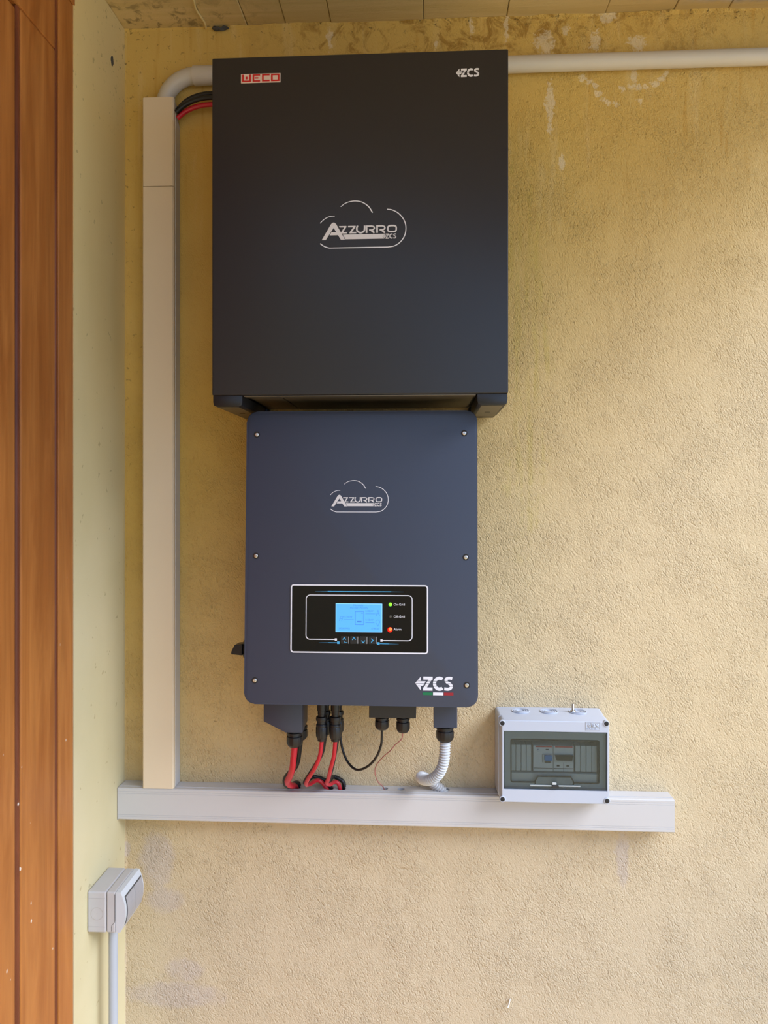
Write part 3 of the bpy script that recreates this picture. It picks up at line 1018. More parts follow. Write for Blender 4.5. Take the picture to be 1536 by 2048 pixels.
# badge
gx0, gx1, gz0, gz1 = -0.3076, -0.2416, 2.1798, 2.1947
badge = obj('badge', B(gx0, gx1, YF - 0.0012, YF + 0.0002, gz0, gz1, bev=0.0003, seg=1), 'chrome_badge', bc, label='pale badge lettered WECO in red')
kw = (gx1 - gx0) / 1105.0
S3 = Sheet(gx0, gz1, kw, (gz1 - gz0) / 255.0)
bm = bmesh.new()
def rc(x0, y0, x1, y1):
    a, b = S3.p((x0, y0)), S3.p((x1, y1))
    box(bm, a[0], b[0], YF - 0.0015, YF - 0.0010, b[1], a[1])
for r_ in ((35, 22, 85, 190), (35, 190, 285, 228), (238, 22, 285, 190), (138, 80, 186, 155),
           (332, 22, 378, 228), (378, 22, 540, 62), (378, 188, 540, 228), (392, 106, 490, 142),
           (594, 22, 640, 228), (640, 22, 806, 62), (640, 188, 806, 228),
           (845, 22, 892, 228), (1035, 22, 1080, 228), (892, 22, 1035, 62), (892, 188, 1035, 228)):
    rc(*r_)
obj('badge_letters', bm, 'red_print', badge)

# ================================================================== INVERTER
IW, IH = 0.399, 0.5035
IC = ((-0.3135 + 0.0860) / 2, -0.177, 1.1405)
inv = thing('inverter', 'slate grey wall inverter with lit blue display below the battery cabinet', 'inverter', IC, (R(-2.5), 0, 0))
bm = prism(bmesh.new(), rrect(-IW / 2, IW / 2, 0, IH, 0.0185, 8), 0.0, 0.030)
bevel_front(bm, 0.0, 0.0022, 3)
cover = obj('front_cover', bm, 'inverter', inv, local=True, smooth=True)
CUT = []
bm = prism(bmesh.new(), rrect(-IW / 2 + 0.0015, IW / 2 - 0.0015, 0.0015, IH - 0.0015, 0.017, 8), 0.0305, 0.036)
obj('gasket', bm, 'matt_black', inv, local=True)
bm = prism(bmesh.new(), rrect(-IW / 2 + 0.004, IW / 2 - 0.004, 0.004, IH - 0.004, 0.015, 6), 0.0362, 0.105)
obj('chassis', bm, 'dark_plate', inv, local=True)
for k in range(17):
    x0 = -IW / 2 + 0.03 + k * 0.0208
    obj('heatsink_fin', B(x0, x0 + 0.003, 0.1052, 0.140, 0.05, IH - 0.04), 'dark_plate', inv, local=True)
obj('mounting_bracket', B(-0.13, 0.13, 0.1402, 0.149, IH - 0.14, IH - 0.09), 'dark_plate', inv, local=True)
# units: sheet 465 wide, 587 high over the cover
ku, kv = IW / 465.0, IH / 587.0
def cx(a): return -IW / 2 + a * ku
def cz(b): return IH - b * kv
# screws in countersunk black rings
for (a, b) in ((21, 47), (439, 46), (21.5, 292), (441.5, 293), (21.5, 540), (443, 544)):
    s_ = lathe(bmesh.new(), [(0.0054, 0.0004), (0.0054, -0.0003), (0.0044, -0.0003), (0.0042, -0.0001)], (cx(a), 0, cz(b)), 'y', 20)
    w_ = obj('screw_recess', s_, 'matt_black', inv, local=True, smooth=True)
    s_ = lathe(bmesh.new(), [(0.0034, -0.0002), (0.0033, -0.0009), (0.0027, -0.0013), (0.0014, -0.0013), (0.0012, -0.0008)], (cx(a), 0, cz(b)), 'y', 20)
    obj('screw', s_, 'steel', inv, local=True, smooth=True)
kI = ku * (118.5 / 172.0) / 5.908 * 0.985
S4 = Sheet(cx(171) - 236 * kI, cz(140.5) + 184 * kI, kI)
obj('cloud_print', logo_cloud(bmesh.new(), S4, -0.0003, 0.0002), 'white_print', inv, local=True, label='white cloud outline print')
obj('word_print', logo_word(bmesh.new(), S4, -0.0003, 0.0002), 'silver_print', inv, local=True, label='silver lettering reading AZZURRO ZCS')
k5 = ku * 75.0 / 722
S5 = Sheet(cx(341.5) - 285 * k5, cz(528) + 208 * k5, k5)
obj('logo_print', logo_zcs(bmesh.new(), S5, -0.0003, 0.0002), 'white_print', inv, local=True, label='white ZCS arrow logo')
for (x0, x1, m_) in ((428, 618, 'flag_green'), (626, 820, 'white_print'), (829, 1010, 'flag_red')):
    a, b = S5.p((x0, 503)), S5.p((x1, 555))
    obj('flag_print', B(a[0], b[0], -0.0003, 0.0002, b[1], a[1]), m_, inv, local=True)

# display panel
PX0, PX1, PB0, PB1 = 93.1, 367.2, 348.5, 484.0
dp = bpy.data.objects.new('display_panel', None)
bm = prism(bmesh.new(), rrect(cx(PX0), cx(PX1), cz(PB1), cz(PB0), 0.0050, 5), -0.0012, 0.0004)
bpy.data.objects.remove(dp)
dp = obj('display_panel', bm, 'glass_black', inv, local=True, label='glossy black display panel')
ks = (cx(PX1) - cx(PX0)) / 1365.0
SD = Sheet(cx(PX0) - 60 * ks, cz(PB0) + 97 * ks, ks)
YP = -0.0012
def dprint(name, bm_, m_, label=None):
    return obj(name, bm_, m_, dp, local=True, label=label)
def off(L, d):
    return L
o_ = rrect(cx(PX0), cx(PX1), cz(PB1), cz(PB0), 0.0052, 5)
i_ = rrect(cx(PX0) + 0.0022, cx(PX1) - 0.0022, cz(PB1) + 0.0022, cz(PB0) - 0.0022, 0.0032, 5)
dprint('white_border', ring(bmesh.new(), o_, i_, YP - 0.0004, YP + 0.0003), 'white_print', 'white rounded border line')
def arc(cx_, cy_, r, a0, a1, n=6):
    return [(cx_ + r * math.cos(R(a0 + (a1 - a0) * i / n)), cy_ + r * math.sin(R(a0 + (a1 - a0) * i / n))) for i in range(n + 1)]
ln = [(505, 638)] + arc(255, 598, 40, 90, 180) + arc(255, 240, 40, 180, 270) + arc(1228, 240, 40, 270, 360) + arc(1228, 603, 40, 0, 90) + [(975, 643)]
bm = stroke(bmesh.new(), SD.ps(ln), 8 * ks, YP - 0.0003, YP + 0.0002)
for (x, y) in ((513, 638), (966, 643)):
    a = SD.p((x, y)); h = 11 * ks
    box(bm, a[0] - h, a[0] + h, YP - 0.0004, YP + 0.0002, a[1] - h, a[1] + h)
dprint('inner_border', bm, 'white_print', 'thin white inner outline ending in two squares')
for (x, y) in ((538, 668), (935, 672)):
    a = SD.p((x, y)); h = 12 * ks
    dprint('blue_square', B(a[0] - h, a[0] + h, YP - 0.0004, YP + 0.0002, a[1] - h, a[1] + h), 'blue_print')
for (p0, p1, w_) in (((430, 164), (1060, 164), 7), ((440, 669), (524, 669), 6), ((949, 674), (1040, 675), 6)):
    dprint('blue_line', stroke(bmesh.new(), SD.ps([p0, p1]), w_ * ks, YP - 0.0003, YP + 0.0002), 'blue_print')
for (p0, p1) in (((430, 164), (305, 164)), ((1060, 164), (1185, 165)), ((440, 669), (345, 669)), ((1040, 675), (1135, 676))):
    dprint('blue_line', stroke(bmesh.new(), SD.ps([p0, p1]), 6 * ks, YP - 0.0003, YP + 0.0002, w1=1.5 * ks), 'blue_fade')
# lcd
a, b = SD.p((510, 282)), SD.p((972, 563))
scr = dprint('screen', B(a[0], b[0], YP - 0.0005, YP + 0.0002, b[1], a[1]), 'lcd', 'lit blue lcd screen')
e = 6 * ks
bm = bmesh.new()
box(bm, a[0], b[0], YP - 0.0006, YP - 0.0004, a[1] - e, a[1])
box(bm, a[0], b[0], YP - 0.0006, YP - 0.0004, b[1], b[1] + e)
box(bm, a[0], a[0] + e, YP - 0.0006, YP - 0.0004, b[1] + e, a[1] - e)
box(bm, b[0] - e, b[0], YP - 0.0006, YP - 0.0004, b[1] + e, a[1] - e)
dprint('screen_edge', bm, 'lcd_edge')
YS = YP - 0.0006
ink = bmesh.new()
def tx(s, size, x, y, align='LEFT'):
    q = SD.p((x, y))
    join(ink, text_mesh(s, size * ks * 1.35, q[0], q[1], YS + 0.0001, 0.0001, align))
def ln2(pts, w):
    stroke(ink, SD.ps(pts), w * ks, YS - 0.0001, YS + 0.0001)
tx('Normale', 20, 735, 308, 'CENTER')
tx('PV1:0W  PV2:0W', 18, 742, 334, 'CENTER')
tx('0.10kW', 18, 598, 422)
tx('0.00kW', 18, 806, 362)
tx('0.12kW', 18, 806, 450)
tx('2020-09-02', 18, 540, 535)
tx('17:46:20', 18, 945, 535, 'RIGHT')
ln2([(706, 361), (788, 361), (788, 490), (706, 490), (706, 357)], 4)
ln2([(765, 377), (780, 377)], 5)
ln2([(722, 460), (768, 460)], 14)
ln2([(592, 440), (690, 440)], 3)
ln2([(806, 382), (905, 382)], 3)
ln2([(806, 470), (895, 470)], 3)
ln2([(545, 455), (560, 410), (585, 410), (570, 455)], 3)
ln2([(550, 432), (578, 432)], 3)
ln2([(912, 402), (931, 345), (946, 402)], 4)
ln2([(920, 380), (940, 380)], 3)
ln2([(928 + 20 * math.cos(R(t)), 462 - 20 * math.sin(R(t))) for t in range(-60, 241, 20)], 3)
ln2([(918, 480), (930, 502), (938, 480)], 3)
obj('screen_text', ink, 'lcd_ink', scr, local=True, label='small dark blue figures and icons')
# lamps and captions
for (y, m_, cap, lab) in ((288, 'led_green', 'On-Grid', 'glowing green lamp'), (408, 'led_off', 'Off-Grid', 'unlit grey lamp'), (531, 'led_red', 'Alarm', 'glowing red lamp')):
    q = SD.p((1053, y))
    r_ = 17 * ks if m_ != 'led_off' else 13 * ks
    b_ = lathe(bmesh.new(), [(r_, 0.0002), (r_, -0.0006), (r_ * 0.75, -0.0014), (r_ * 0.35, -0.0018)], (q[0], YP, q[1]), 'y', 18)
    lamp = dprint('lamp', b_, m_, lab)
    if m_ == 'led_red':
        b_ = lathe(bmesh.new(), [(r_ * 1.5, 0.0002), (r_ * 1.5, -0.0003), (r_ * 1.1, -0.0004)], (q[0] - 3 * ks, YP, q[1] - 6 * ks), 'y', 20)
        obj('lamp_halo', b_, 'led_halo', lamp, local=True)  # red glow around the lit lamp, made as an emissive disc
    if m_ == 'led_green':
        b_ = lathe(bmesh.new(), [(r_ * 1.15, 0.0002), (r_ * 1.15, -0.0003), (r_ * 0.9, -0.0004)], (q[0] - 2 * ks, YP, q[1] - 4 * ks), 'y', 20)
        obj('lamp_halo', b_, 'flag_green', lamp, local=True)  # green glow around the lit lamp, painted as a flat disc
    t_ = text_mesh(cap, 32 * ks, SD.p((1084, y + 11))[0], SD.p((1084, y + 11))[1], YP + 0.0001, 0.0003, bold=0.1 * ks)
    dprint('caption', t_, 'white_print', 'white caption reading ' + cap)
# membrane keys
for (x, y, pts) in ((600, 640, [(582, 638), (597, 618), (612, 638)]), (692, 640, [(676, 640), (692, 616), (709, 638)]),
                    (785, 640, [(768, 645), (785, 666), (802, 645)]), (875, 640, [(863, 625), (883, 643), (863, 662)])):
    q0, q1 = SD.p((x - 36, y + 38)), SD.p((x + 32, y - 36))
    key = dprint('button', prism(bmesh.new(), rrect(q0[0], q1[0], q0[1], q1[1], 0.0012, 3), YP - 0.0003, YP + 0.0003), 'black', 'black key with blue arrow')
    bm = stroke(bmesh.new(), SD.ps(pts), 7 * ks, YP - 0.0005, YP - 0.0002)
    if x == 600:
        stroke(bm, SD.ps([(598, 652), (600, 664), (628, 666)]), 4 * ks, YP - 0.0005, YP - 0.0002)
    obj('arrow_print', bm, 'blue_print', key, local=True)
bm = bmesh.new()
for x in (640, 731, 822, 914):
    q = SD.p((x, 640))
    box(bm, q[0] - 2.5 * ks, q[0] + 2.5 * ks, YP - 0.0004, YP + 0.0002, q[1] - 36 * ks, q[1] + 32 * ks)
dprint('divider', bm, 'grey_print')

# rotary isolator on the left side
rz = cz(488)
sw = lathe(bmesh.new(), [(0.0155, -0.0160), (0.0200, -0.0115), (0.0205, 0.0015)], (-IW / 2 + 0.0020, 0.058, rz), 'x', 28)
sw = obj('rotary_switch', sw, 'black', inv, local=True, smooth=True, label='black rotary isolator switch')
x0 = -IW / 2 - 0.0100
bm = prism(bmesh.new(), [(x0 - 0.0035, rz + 0.0105), (x0 - 0.0175, rz + 0.0090), (x0 - 0.0235, rz - 0.0035), (x0 - 0.0235, rz - 0.0075), (x0 - 0.0035, rz - 0.0095)], 0.040, 0.072)
bmesh.ops.bevel(bm, geom=list(bm.edges), offset=0.0012, segments=2, profile=0.5, affect='EDGES')
obj('knob', bm, 'black', sw, local=True)

# ---- underside fittings (local y = world y + 0.177 there)
def gland(x, y, ztop, r, h, nut=0.35, name='cable_gland', tilt=None):
    """body collar, ribbed dome nut, rubber mouth; ztop is where it leaves the box"""
    prof = [(r * 0.80, 0), (r * 0.80, -h * 0.10), (r * 1.02, -h * 0.11), (r * 1.02, -h * 0.24), (r * 0.84, -h * 0.25), (r * 0.84, -h * 0.34),
            (r * 0.98, -h * 0.36), (r, -h * 0.45), (r, -h * 0.78), (r * 0.90, -h * 0.90), (r * 0.70, -h), (r * 0.40, -h)]
    return lathe(bmesh.new(), prof, (x, y, ztop), 'z', 48, ribs=12, rib=0.05, ribband=(-h * 0.8, -h * 0.3))

def L(p):
    """world point to inverter-local"""
    return ROOTM['inverter'].inverted() @ Vector(p)

zb = 1.1448
# battery terminal cover, dark grey with chamfered lower left and back
dx0, dx1, dx2 = -0.2914, -0.2213, -0.2518
dz1, dz2 = 1.094, 1.0745
bm = bmesh.new()
front = [(dx0, zb), (dx0, dz1), (dx2, dz2), (dx1, dz2), (dx1, zb)]
a_ = [bm.verts.new((p[0], -0.120, p[1])) for p in front]
back = [(dx0, zb), (dx0, dz1), (dx2, dz2 + 0.004), (dx1, dz2 + 0.004), (dx1, zb)]
b_ = [bm.verts.new((p[0], -0.062, p[1])) for p in back]
bm.faces.new(a_); bm.faces.new(b_[::-1])
for i in range(5):
    j = (i + 1) % 5
    bm.faces.new((a_[i], a_[j], b_[j], b_[i]))
bmesh.ops.bevel(bm, geom=list(bm.edges), offset=0.0014, segments=2, profile=0.5, affect='EDGES')
obj('terminal_cover', bm, 'inverter', inv, smooth=True, label='slate terminal cover with slanted corner')
GX1 = -0.2382
GZ = dz2 + 0.0002
obj('cable_gland', gland(GX1, -0.104, dz2, 0.0138, 0.029), 'black', inv, smooth=True)
obj('cable_gland', gland(GX1 + 0.006, -0.076, dz2 + 0.003, 0.0125, 0.028), 'black', inv, smooth=True)
# communication box
x0, x1 = -0.1026, -0.0195
z1 = 1.1035
obj('communication_box', B(x0, x1, -0.120, -0.085, z1, zb - 0.0005, bev=0.001), 'dark_plate', inv, label='dark grey communication box')
G2 = -0.0805
G3 = -0.0429
obj('cable_gland', gland(G2, -0.103, z1 - 0.0002, 0.0122, 0.0245), 'black', inv, smooth=True)
obj('cable_gland', gland(G3, -0.103, z1 - 0.0002, 0.0118, 0.029), 'black', inv, smooth=True)
# mains box
x0, x1 = 0.0114, 0.0531
z2 = 1.0874
obj('mains_cover', B(x0, x1, -0.120, -0.075, z2, zb - 0.0005, bev=0.0012), 'inverter', inv, label='slate mains connection cover')
G4 = 0.032
obj('cable_gland', gland(G4, -0.099, z2 - 0.0002, 0.0152, 0.029), 'black', inv, smooth=True)
# short sockets for the solar plugs
PL = [(-0.1875, -0.115), (-0.1633, -0.115), (-0.1852, -0.085), (-0.1619, -0.085)]
for (x, y) in PL:
    obj('socket', lathe(bmesh.new(), [(0.0082, 0.0), (0.0082, -0.030), (0.0072, -0.0305), (0.0072, -0.036)], (x, y, zb - 0.0003), 'z', 20), 'black', inv, smooth=True)

# ================================================================== CABLES AT THE BOTTOM
def plug_cable(x, y, pts, r, m_, label, zt):
    t_ = thing('solar_cable', label, 'cable', pts[-1], group='solar cables plugged in under the inverter')
    h = 0.051
    prof = [(0.0066, 0), (0.0066, -0.004), (0.0098, -0.005), (0.0104, -0.009), (0.0098, -0.012), (0.0084, -0.0125), (0.0084, -0.017), (0.0098, -0.0185), (0.0102, -0.0205), (0.0096, -0.0225),
            (0.0100, -0.024), (0.0098, -0.040), (0.0088, -0.043), (0.0078, -0.0435), (0.0074, -0.048), (0.0058, -0.0485)]
    obj('plug', lathe(bmesh.new(), prof, (x, y, zt), 'z', 48, ribs=10, rib=0.06, ribband=(-0.0405, -0.0235)), 'black', t_, smooth=True)
    obj('sheath', tube(bmesh.new(), spline([(x, y, zt - 0.0487)] + pts, 10), r, 12), m_, t_, smooth=True)

ZT = zb - 0.0366
def pc(i, pts, r, m_, label):
    plug_cable(PL[i][0], PL[i][1], pts, r, m_, label, ZT if i < 2 else ZT + 0.002)
pc(0, [(-0.1911, -0.112, 1.0334), (-0.2009, -0.106, 1.0087), (-0.2167, -0.086, 0.9804), (-0.2231, -0.066, 0.9627), (-0.2189, -0.048, 0.9569), (-0.2088, -0.026, 0.9555), (-0.1979, -0.022, 0.9485), (HOLES[1][0], HOLES[1][1], T1 - 0.012)], 0.0037, 'red',
   'red solar cable under the front left plug, looping onto the trunking')
pc(1, [(-0.1659, -0.112, 1.0339), (-0.1726, -0.102, 1.0079), (-0.1799, -0.08, 0.9807), (-0.1848, -0.064, 0.9655), (-0.1812, -0.048, 0.9568), (-0.1754, -0.026, 0.9534), (-0.1682, -0.022, 0.9482), (HOLES[2][0], HOLES[2][1], T1 - 0.012)], 0.0037, 'red',
   'red solar cable under the front right plug, nearest the looping black cable')
pc(2, [(-0.1912, -0.085, 1.0288), (-0.2066, -0.08, 0.9994), (-0.2236, -0.066, 0.971), (-0.228, -0.044, 0.9571), (-0.2195, -0.012, 0.9568), (-0.2035, -0.009, 0.9531), (-0.1889, -0.01, 0.9452), (HOLES[1][0] + 0.004, -0.010, T1 - 0.012)], 0.0038, 'rubber',
   'black solar cable behind the left red solar cable')
pc(3, [(-0.1674, -0.085, 1.0293), (-0.1735, -0.08, 1.0001), (-0.1803, -0.07, 0.9761), (-0.184, -0.048, 0.9623), (-0.18, -0.012, 0.9576), (-0.1697, -0.009, 0.9538), (-0.16, -0.01, 0.9458), (HOLES[2][0] + 0.004, -0.010, T1 - 0.012)], 0.0038, 'rubber',
   'black solar cable behind the right red solar cable')
gz = dz2 - 0.0295
cable('power_cable', [(GX1, -0.104, gz), (-0.2404, -0.103, 1.0249), (-0.2431, -0.098, 1.0051), (-0.2505, -0.082, 0.9837), (-0.2588, -0.062, 0.966), (-0.257, -0.046, 0.9535), (HOLES[0][0], HOLES[0][1], T1 + 0.001), (HOLES[0][0] + 0.003, HOLES[0][1], T1 - 0.012)], 0.0058, 'red',
      'thick red battery cable hanging from the slanted terminal cover')
cable('power_cable', [(GX1 + 0.006, -0.076, dz2 - 0.0255), (-0.2397, -0.07, 1.0044), (-0.251, -0.064, 0.9864), (-0.2627, -0.056, 0.9702), (-0.2649, -0.047, 0.9565), (-0.261, -0.034, 0.947), (HOLES[0][0] + 0.003, -0.009, T1 + 0.004), (HOLES[0][0] + 0.006, -0.009, T1 - 0.012)], 0.0052, 'rubber',
      'thick black battery cable behind the thick red one')
cable('signal_cable', [(G2, -0.103, z1 - 0.025), (-0.0825, -0.1, 1.0494), (-0.0918, -0.096, 1.0254), (-0.1078, -0.088, 1.006), (-0.1278, -0.078, 0.9961), (-0.1446, -0.066, 1.004), (-0.1559, -0.056, 1.0226), (-0.161, -0.052, 1.0463), (-0.1615, -0.052, 1.0789), (-0.161, -0.052, 1.1012)], 0.0022, 'rubber',
      'thin black cable hanging in a U loop below the communication box')
cable('signal_wire', [(G3, -0.103, z1 - 0.0292), (-0.0457, -0.1, 1.0608), (-0.0576, -0.095, 1.0482), (-0.065, -0.09, 1.0374), (-0.0813, -0.075, 1.0184), (-0.0937, -0.06, 0.9982), (-0.097, -0.046, 0.9802), (-0.0934, -0.03, 0.9584), (HOLES[3][0] - 0.002, HOLES[3][1], T1 + 0.002), (HOLES[3][0], HOLES[3][1], T1 - 0.010)], 0.0010, 'pink',
      'very thin red and white wire dropping into a hole in trunking', n=8)
# corrugated hose
path = spline([(G4, -0.099, z2 - 0.0295), (0.0312, -0.098, 1.0311), (0.0277, -0.096, 1.0124), (0.0197, -0.09, 0.9948), (0.0063, -0.078, 0.9807), (-0.0065, -0.058, 0.9734), (-0.0113, -0.04, 0.9713), (-0.0029, -0.022, 0.963), (0.0132, -0.0165, 0.9499), (HOLES[5][0], HOLES[5][1], T1 - 0.004), (HOLES[5][0] + 0.003, HOLES[5][1], T1 - 0.016)], 24)
path = resample(path, 0.0005)
PITCH = 0.0048
def cr(s):
    t = (s % PITCH) / PITCH
    return 0.0085 + 0.0017 * math.sin(2 * math.pi * t)
hose = obj('corrugated_hose', tube(bmesh.new(), path, 0.0095, 20, cr), 'corrugated', smooth=True)
tag(hose, 'white corrugated hose curling from the mains gland into the trunking', 'hose')

# ================================================================== DISTRIBUTION BOX
DX0, DX1, DZ0, DZ1 = 0.1292, 0.3280, 0.9402, 1.0942
db = thing('distribution_box', 'white plastic distribution box with smoked window on the trunking', 'distribution box', ((DX0 + DX1) / 2, 0, DZ0))
bm = bmesh.new()
# body: back tray, slightly tapered
outer0 = rrect(DX0, DX1, DZ0, DZ1, 0.006, 4)
t1 = 0.0016
outer1 = rrect(DX0 + t1, DX1 - t1, DZ0 + t1, DZ1 - t1, 0.006, 4)
n_ = len(outer0)
wallr = rrect(DX0 + 0.004, DX1 - 0.004, DZ0 + 0.004, DZ1 - 0.004, 0.004, 4)
v0 = [bm.verts.new((p[0], -0.001, p[1])) for p in outer0]
v1 = [bm.verts.new((p[0], -0.050, p[1])) for p in outer1]
v2 = [bm.verts.new((p[0], -0.050, p[1])) for p in wallr]
v3 = [bm.verts.new((p[0], -0.006, p[1])) for p in wallr]
bm.faces.new(v0)
bm.faces.new(v3[::-1])
for i in range(n_):
    j = (i + 1) % n_
    for (a, b) in ((v0, v1), (v1, v2), (v2, v3)):
        bm.faces.new((a[i], a[j], b[j], b[i]))
obj('body', bm, 'box_white', db, smooth=True)
LX0, LX1, LZ0, LZ1, LD = 0.1348, 0.3265, 0.9428, 1.0908, 0.078
# knockouts on top
for (x,) in ((0.1749,), (0.2277,), (0.2804,)):
    bm = bmesh.new()
    for r_ in (0.0165, 0.0125, 0.0085):
        ring(bm, [(x + r_ * math.cos(R(a)), -0.0255 + r_ * math.sin(R(a))) for a in range(0, 360, 12)],
             [(x + (r_ - 0.0014) * math.cos(R(a)), -0.0255 + (r_ - 0.0014) * math.sin(R(a))) for a in range(0, 360, 12)], DZ1 - 0.001, DZ1 + 0.0007, 'z')
    obj('knockout', bm, 'box_white', db)
# lid: sloped shoulders and a flat front frame with the window opening
WX0, WX1, WZ0, WZ1 = LX0 + 0.0035, LX1 - 0.0035, 0.9664, 1.0718
bm = bmesh.new()
oa = rrect(LX0, LX1, LZ0, LZ1, 0.006, 4)
ob = rrect(LX0 - 0.0022, LX1 + 0.0012, LZ0 - 0.0016, LZ1 + 0.0020, 0.006, 4)
inn = rrect(WX0, WX1, WZ0, WZ1, 0.0012, 4)
q0 = [bm.verts.new((p[0], -LD + 0.0012, p[1])) for p in oa]
q0b = [bm.verts.new((p[0] + (0.0012 if p[0] < 0.23 else -0.0012), -LD, p[1] + (0.0012 if p[1] < 1.01 else -0.0012))) for p in oa]
q1 = [bm.verts.new((p[0], -0.0505, p[1])) for p in ob]
q2 = [bm.verts.new((p[0], -LD, p[1])) for p in inn]
q3 = [bm.verts.new((p[0], -0.0505, p[1])) for p in inn]
for i in range(n_):
    j = (i + 1) % n_
    for (a, b) in ((q1, q0), (q0, q0b), (q0b, q2), (q2, q3), (q3, q1)):
        bm.faces.new((a[i], a[j], b[j], b[i]))
obj('lid', bm, 'box_white', db, smooth=True)
# corner screws
for (x, z) in ((0.1358, 1.0859), (0.3211, 1.0881),
               (0.1362, 0.9485), (0.3224, 0.9495)):
    f = obj('screw_boss', lathe(bmesh.new(), [(0.0056, 0.004), (0.0056, -0.0008), (0.0050, -0.0014), (0.0042, -0.0014), (0.0041, -0.0006)], (x, -LD, z), 'y', 22), 'box_white', db, smooth=True)
    obj('screw', lathe(bmesh.new(), [(0.0040, 0.0), (0.0040, -0.0013), (0.0030, -0.0018), (0.0012, -0.0016)], (x, -LD, z), 'y', 20), 'matt_black', f, smooth=True)
# embossed maker plate
ex0, ex1, ez0, ez1 = 0.2848, 0.3109, 1.0756, 1.0904
bm = ring(bmesh.new(), [(ex0, ez0), (ex1, ez0), (ex1, ez1), (ex0, ez1)], [(ex0 + 0.0011, ez0 + 0.0011), (ex1 - 0.0011, ez0 + 0.0011), (ex1 - 0.0011, ez1 - 0.0011), (ex0 + 0.0011, ez1 - 0.0011)], -LD - 0.0007, -LD + 0.0003)
join(bm, text_mesh('elax', 0.0108, ex0 + 0.0030, ez0 + 0.0060, -LD + 0.0002, 0.0009, bold=0.0002, sx=1.15))
join(bm, text_mesh('italiana CE', 0.0040, ex0 + 0.0022, ez0 + 0.0017, -LD + 0.0002, 0.0008, bold=0.0001))
obj('maker_plate', bm, 'box_white', db, label='embossed maker plate')
# inner panel with rounded cut-out outlined by a dark step
IX0, IX1, IZ0, IZ1 = 0.1519, 0.3118, 0.975, 1.054
bm = ring(bmesh.new(), rrect(WX0 + 0.0006, WX1 - 0.0006, WZ0 + 0.0006, WZ1 - 0.0006, 0.001, 4), rrect(IX0, IX1, IZ0, IZ1, 0.004, 4), -0.066, -0.052)
obj('inner_frame', bm, 'inner_grey', db)
bm = ring(bmesh.new(), rrect(IX0 - 0.0002, IX1 + 0.0002, IZ0 - 0.0002, IZ1 + 0.0002, 0.004, 4), rrect(IX0 + 0.0018, IX1 - 0.0018, IZ0 + 0.0018, IZ1 - 0.0018, 0.0026, 4), -0.0668, -0.0661)
obj('gasket', bm, 'matt_black', db)
# finger-grip arch at the bottom of the cut-out
hx0, hx1 = 0.1959, 0.2651
hz0, hz1 = 0.9744, 0.9872
bm = prism(bmesh.new(), [(hx0, hz0 - 0.001), (hx0, hz0 + 0.004), (hx0 + 0.004, hz1), (hx1 - 0.004, hz1), (hx1, hz0 + 0.004), (hx1, hz0 - 0.001)], -0.0675, -0.0662)
obj('finger_grip', bm, 'inner_grey', db)
bm = stroke(bmesh.new(), [(hx0, hz0 - 0.001), (hx0 + 0.0005, hz0 + 0.005), (hx0 + 0.005, hz1), (hx1 - 0.005, hz1), (hx1 - 0.0005, hz0 + 0.005), (hx1, hz0 - 0.001)], 0.0021, -0.0682, -0.0676)
obj('grip_outline', bm, 'matt_black', db)
# rear plate behind the devices
obj('inner_plate', B(DX0 + 0.006, DX1 - 0.006, -0.030, -0.027, DZ0 + 0.008, DZ1 - 0.008), 'inner_grey', db)
obj('lower_ledge', B(IX0 + 0.002, IX1 - 0.002, -0.060, -0.0305, IZ0 - 0.004, 0.9903, bev=0.001), 'slat', db)
sz0, sz1 = 0.992, 1.0396
def slats(u0, u1, n):
    for k in range(n):
        a = u0 + (u1 - u0) * k / n
        b = u0 + (u1 - u0) * (k + 1) / n
        obj('blanking_slat', B(a + 0.0004, b - 0.0004, -0.0545, -0.0305, sz0, sz1, bev=0.0006, seg=1), 'slat', db)
slats(IX0 + 0.0015, 0.1913, 4)
slats(0.2701, IX1 - 0.0015, 4)
# smoked flap
flap = obj('window_flap', B(WX0 + 0.0008, WX1 - 0.0008, -LD + 0.001, -LD + 0.0032, WZ0 + 0.0008, WZ1 - 0.0008, bev=0.0006, seg=1), 'smoked', db, label='smoked transparent flap')
obj('flap_hinge', B(WX0 + 0.001, WX1 - 0.001, -LD + 0.0034, -LD + 0.0050, WZ1 - 0.0042, WZ1 - 0.001), 'inner_grey', flap)
lx = (hx0 + hx1) / 2
zl = 0.9749
obj('flap_handle', B(hx0 - 0.010, hx1 + 0.010, -LD - 0.0012, -LD + 0.0008, zl - 0.0012, zl + 0.0004), 'inner_grey', flap)
obj('latch', B(lx - 0.006, lx + 0.006, -LD - 0.003, -LD + 0.0008, zl - 0.0035, zl + 0.001, bev=0.0006, seg=1), 'dark_plate', flap)
obj('latch', B(lx - 0.0055, lx + 0.002, -LD - 0.002, -LD + 0.0008, zl + 0.0015, zl + 0.0055, bev=0.0006, seg=1), 'slat', flap)

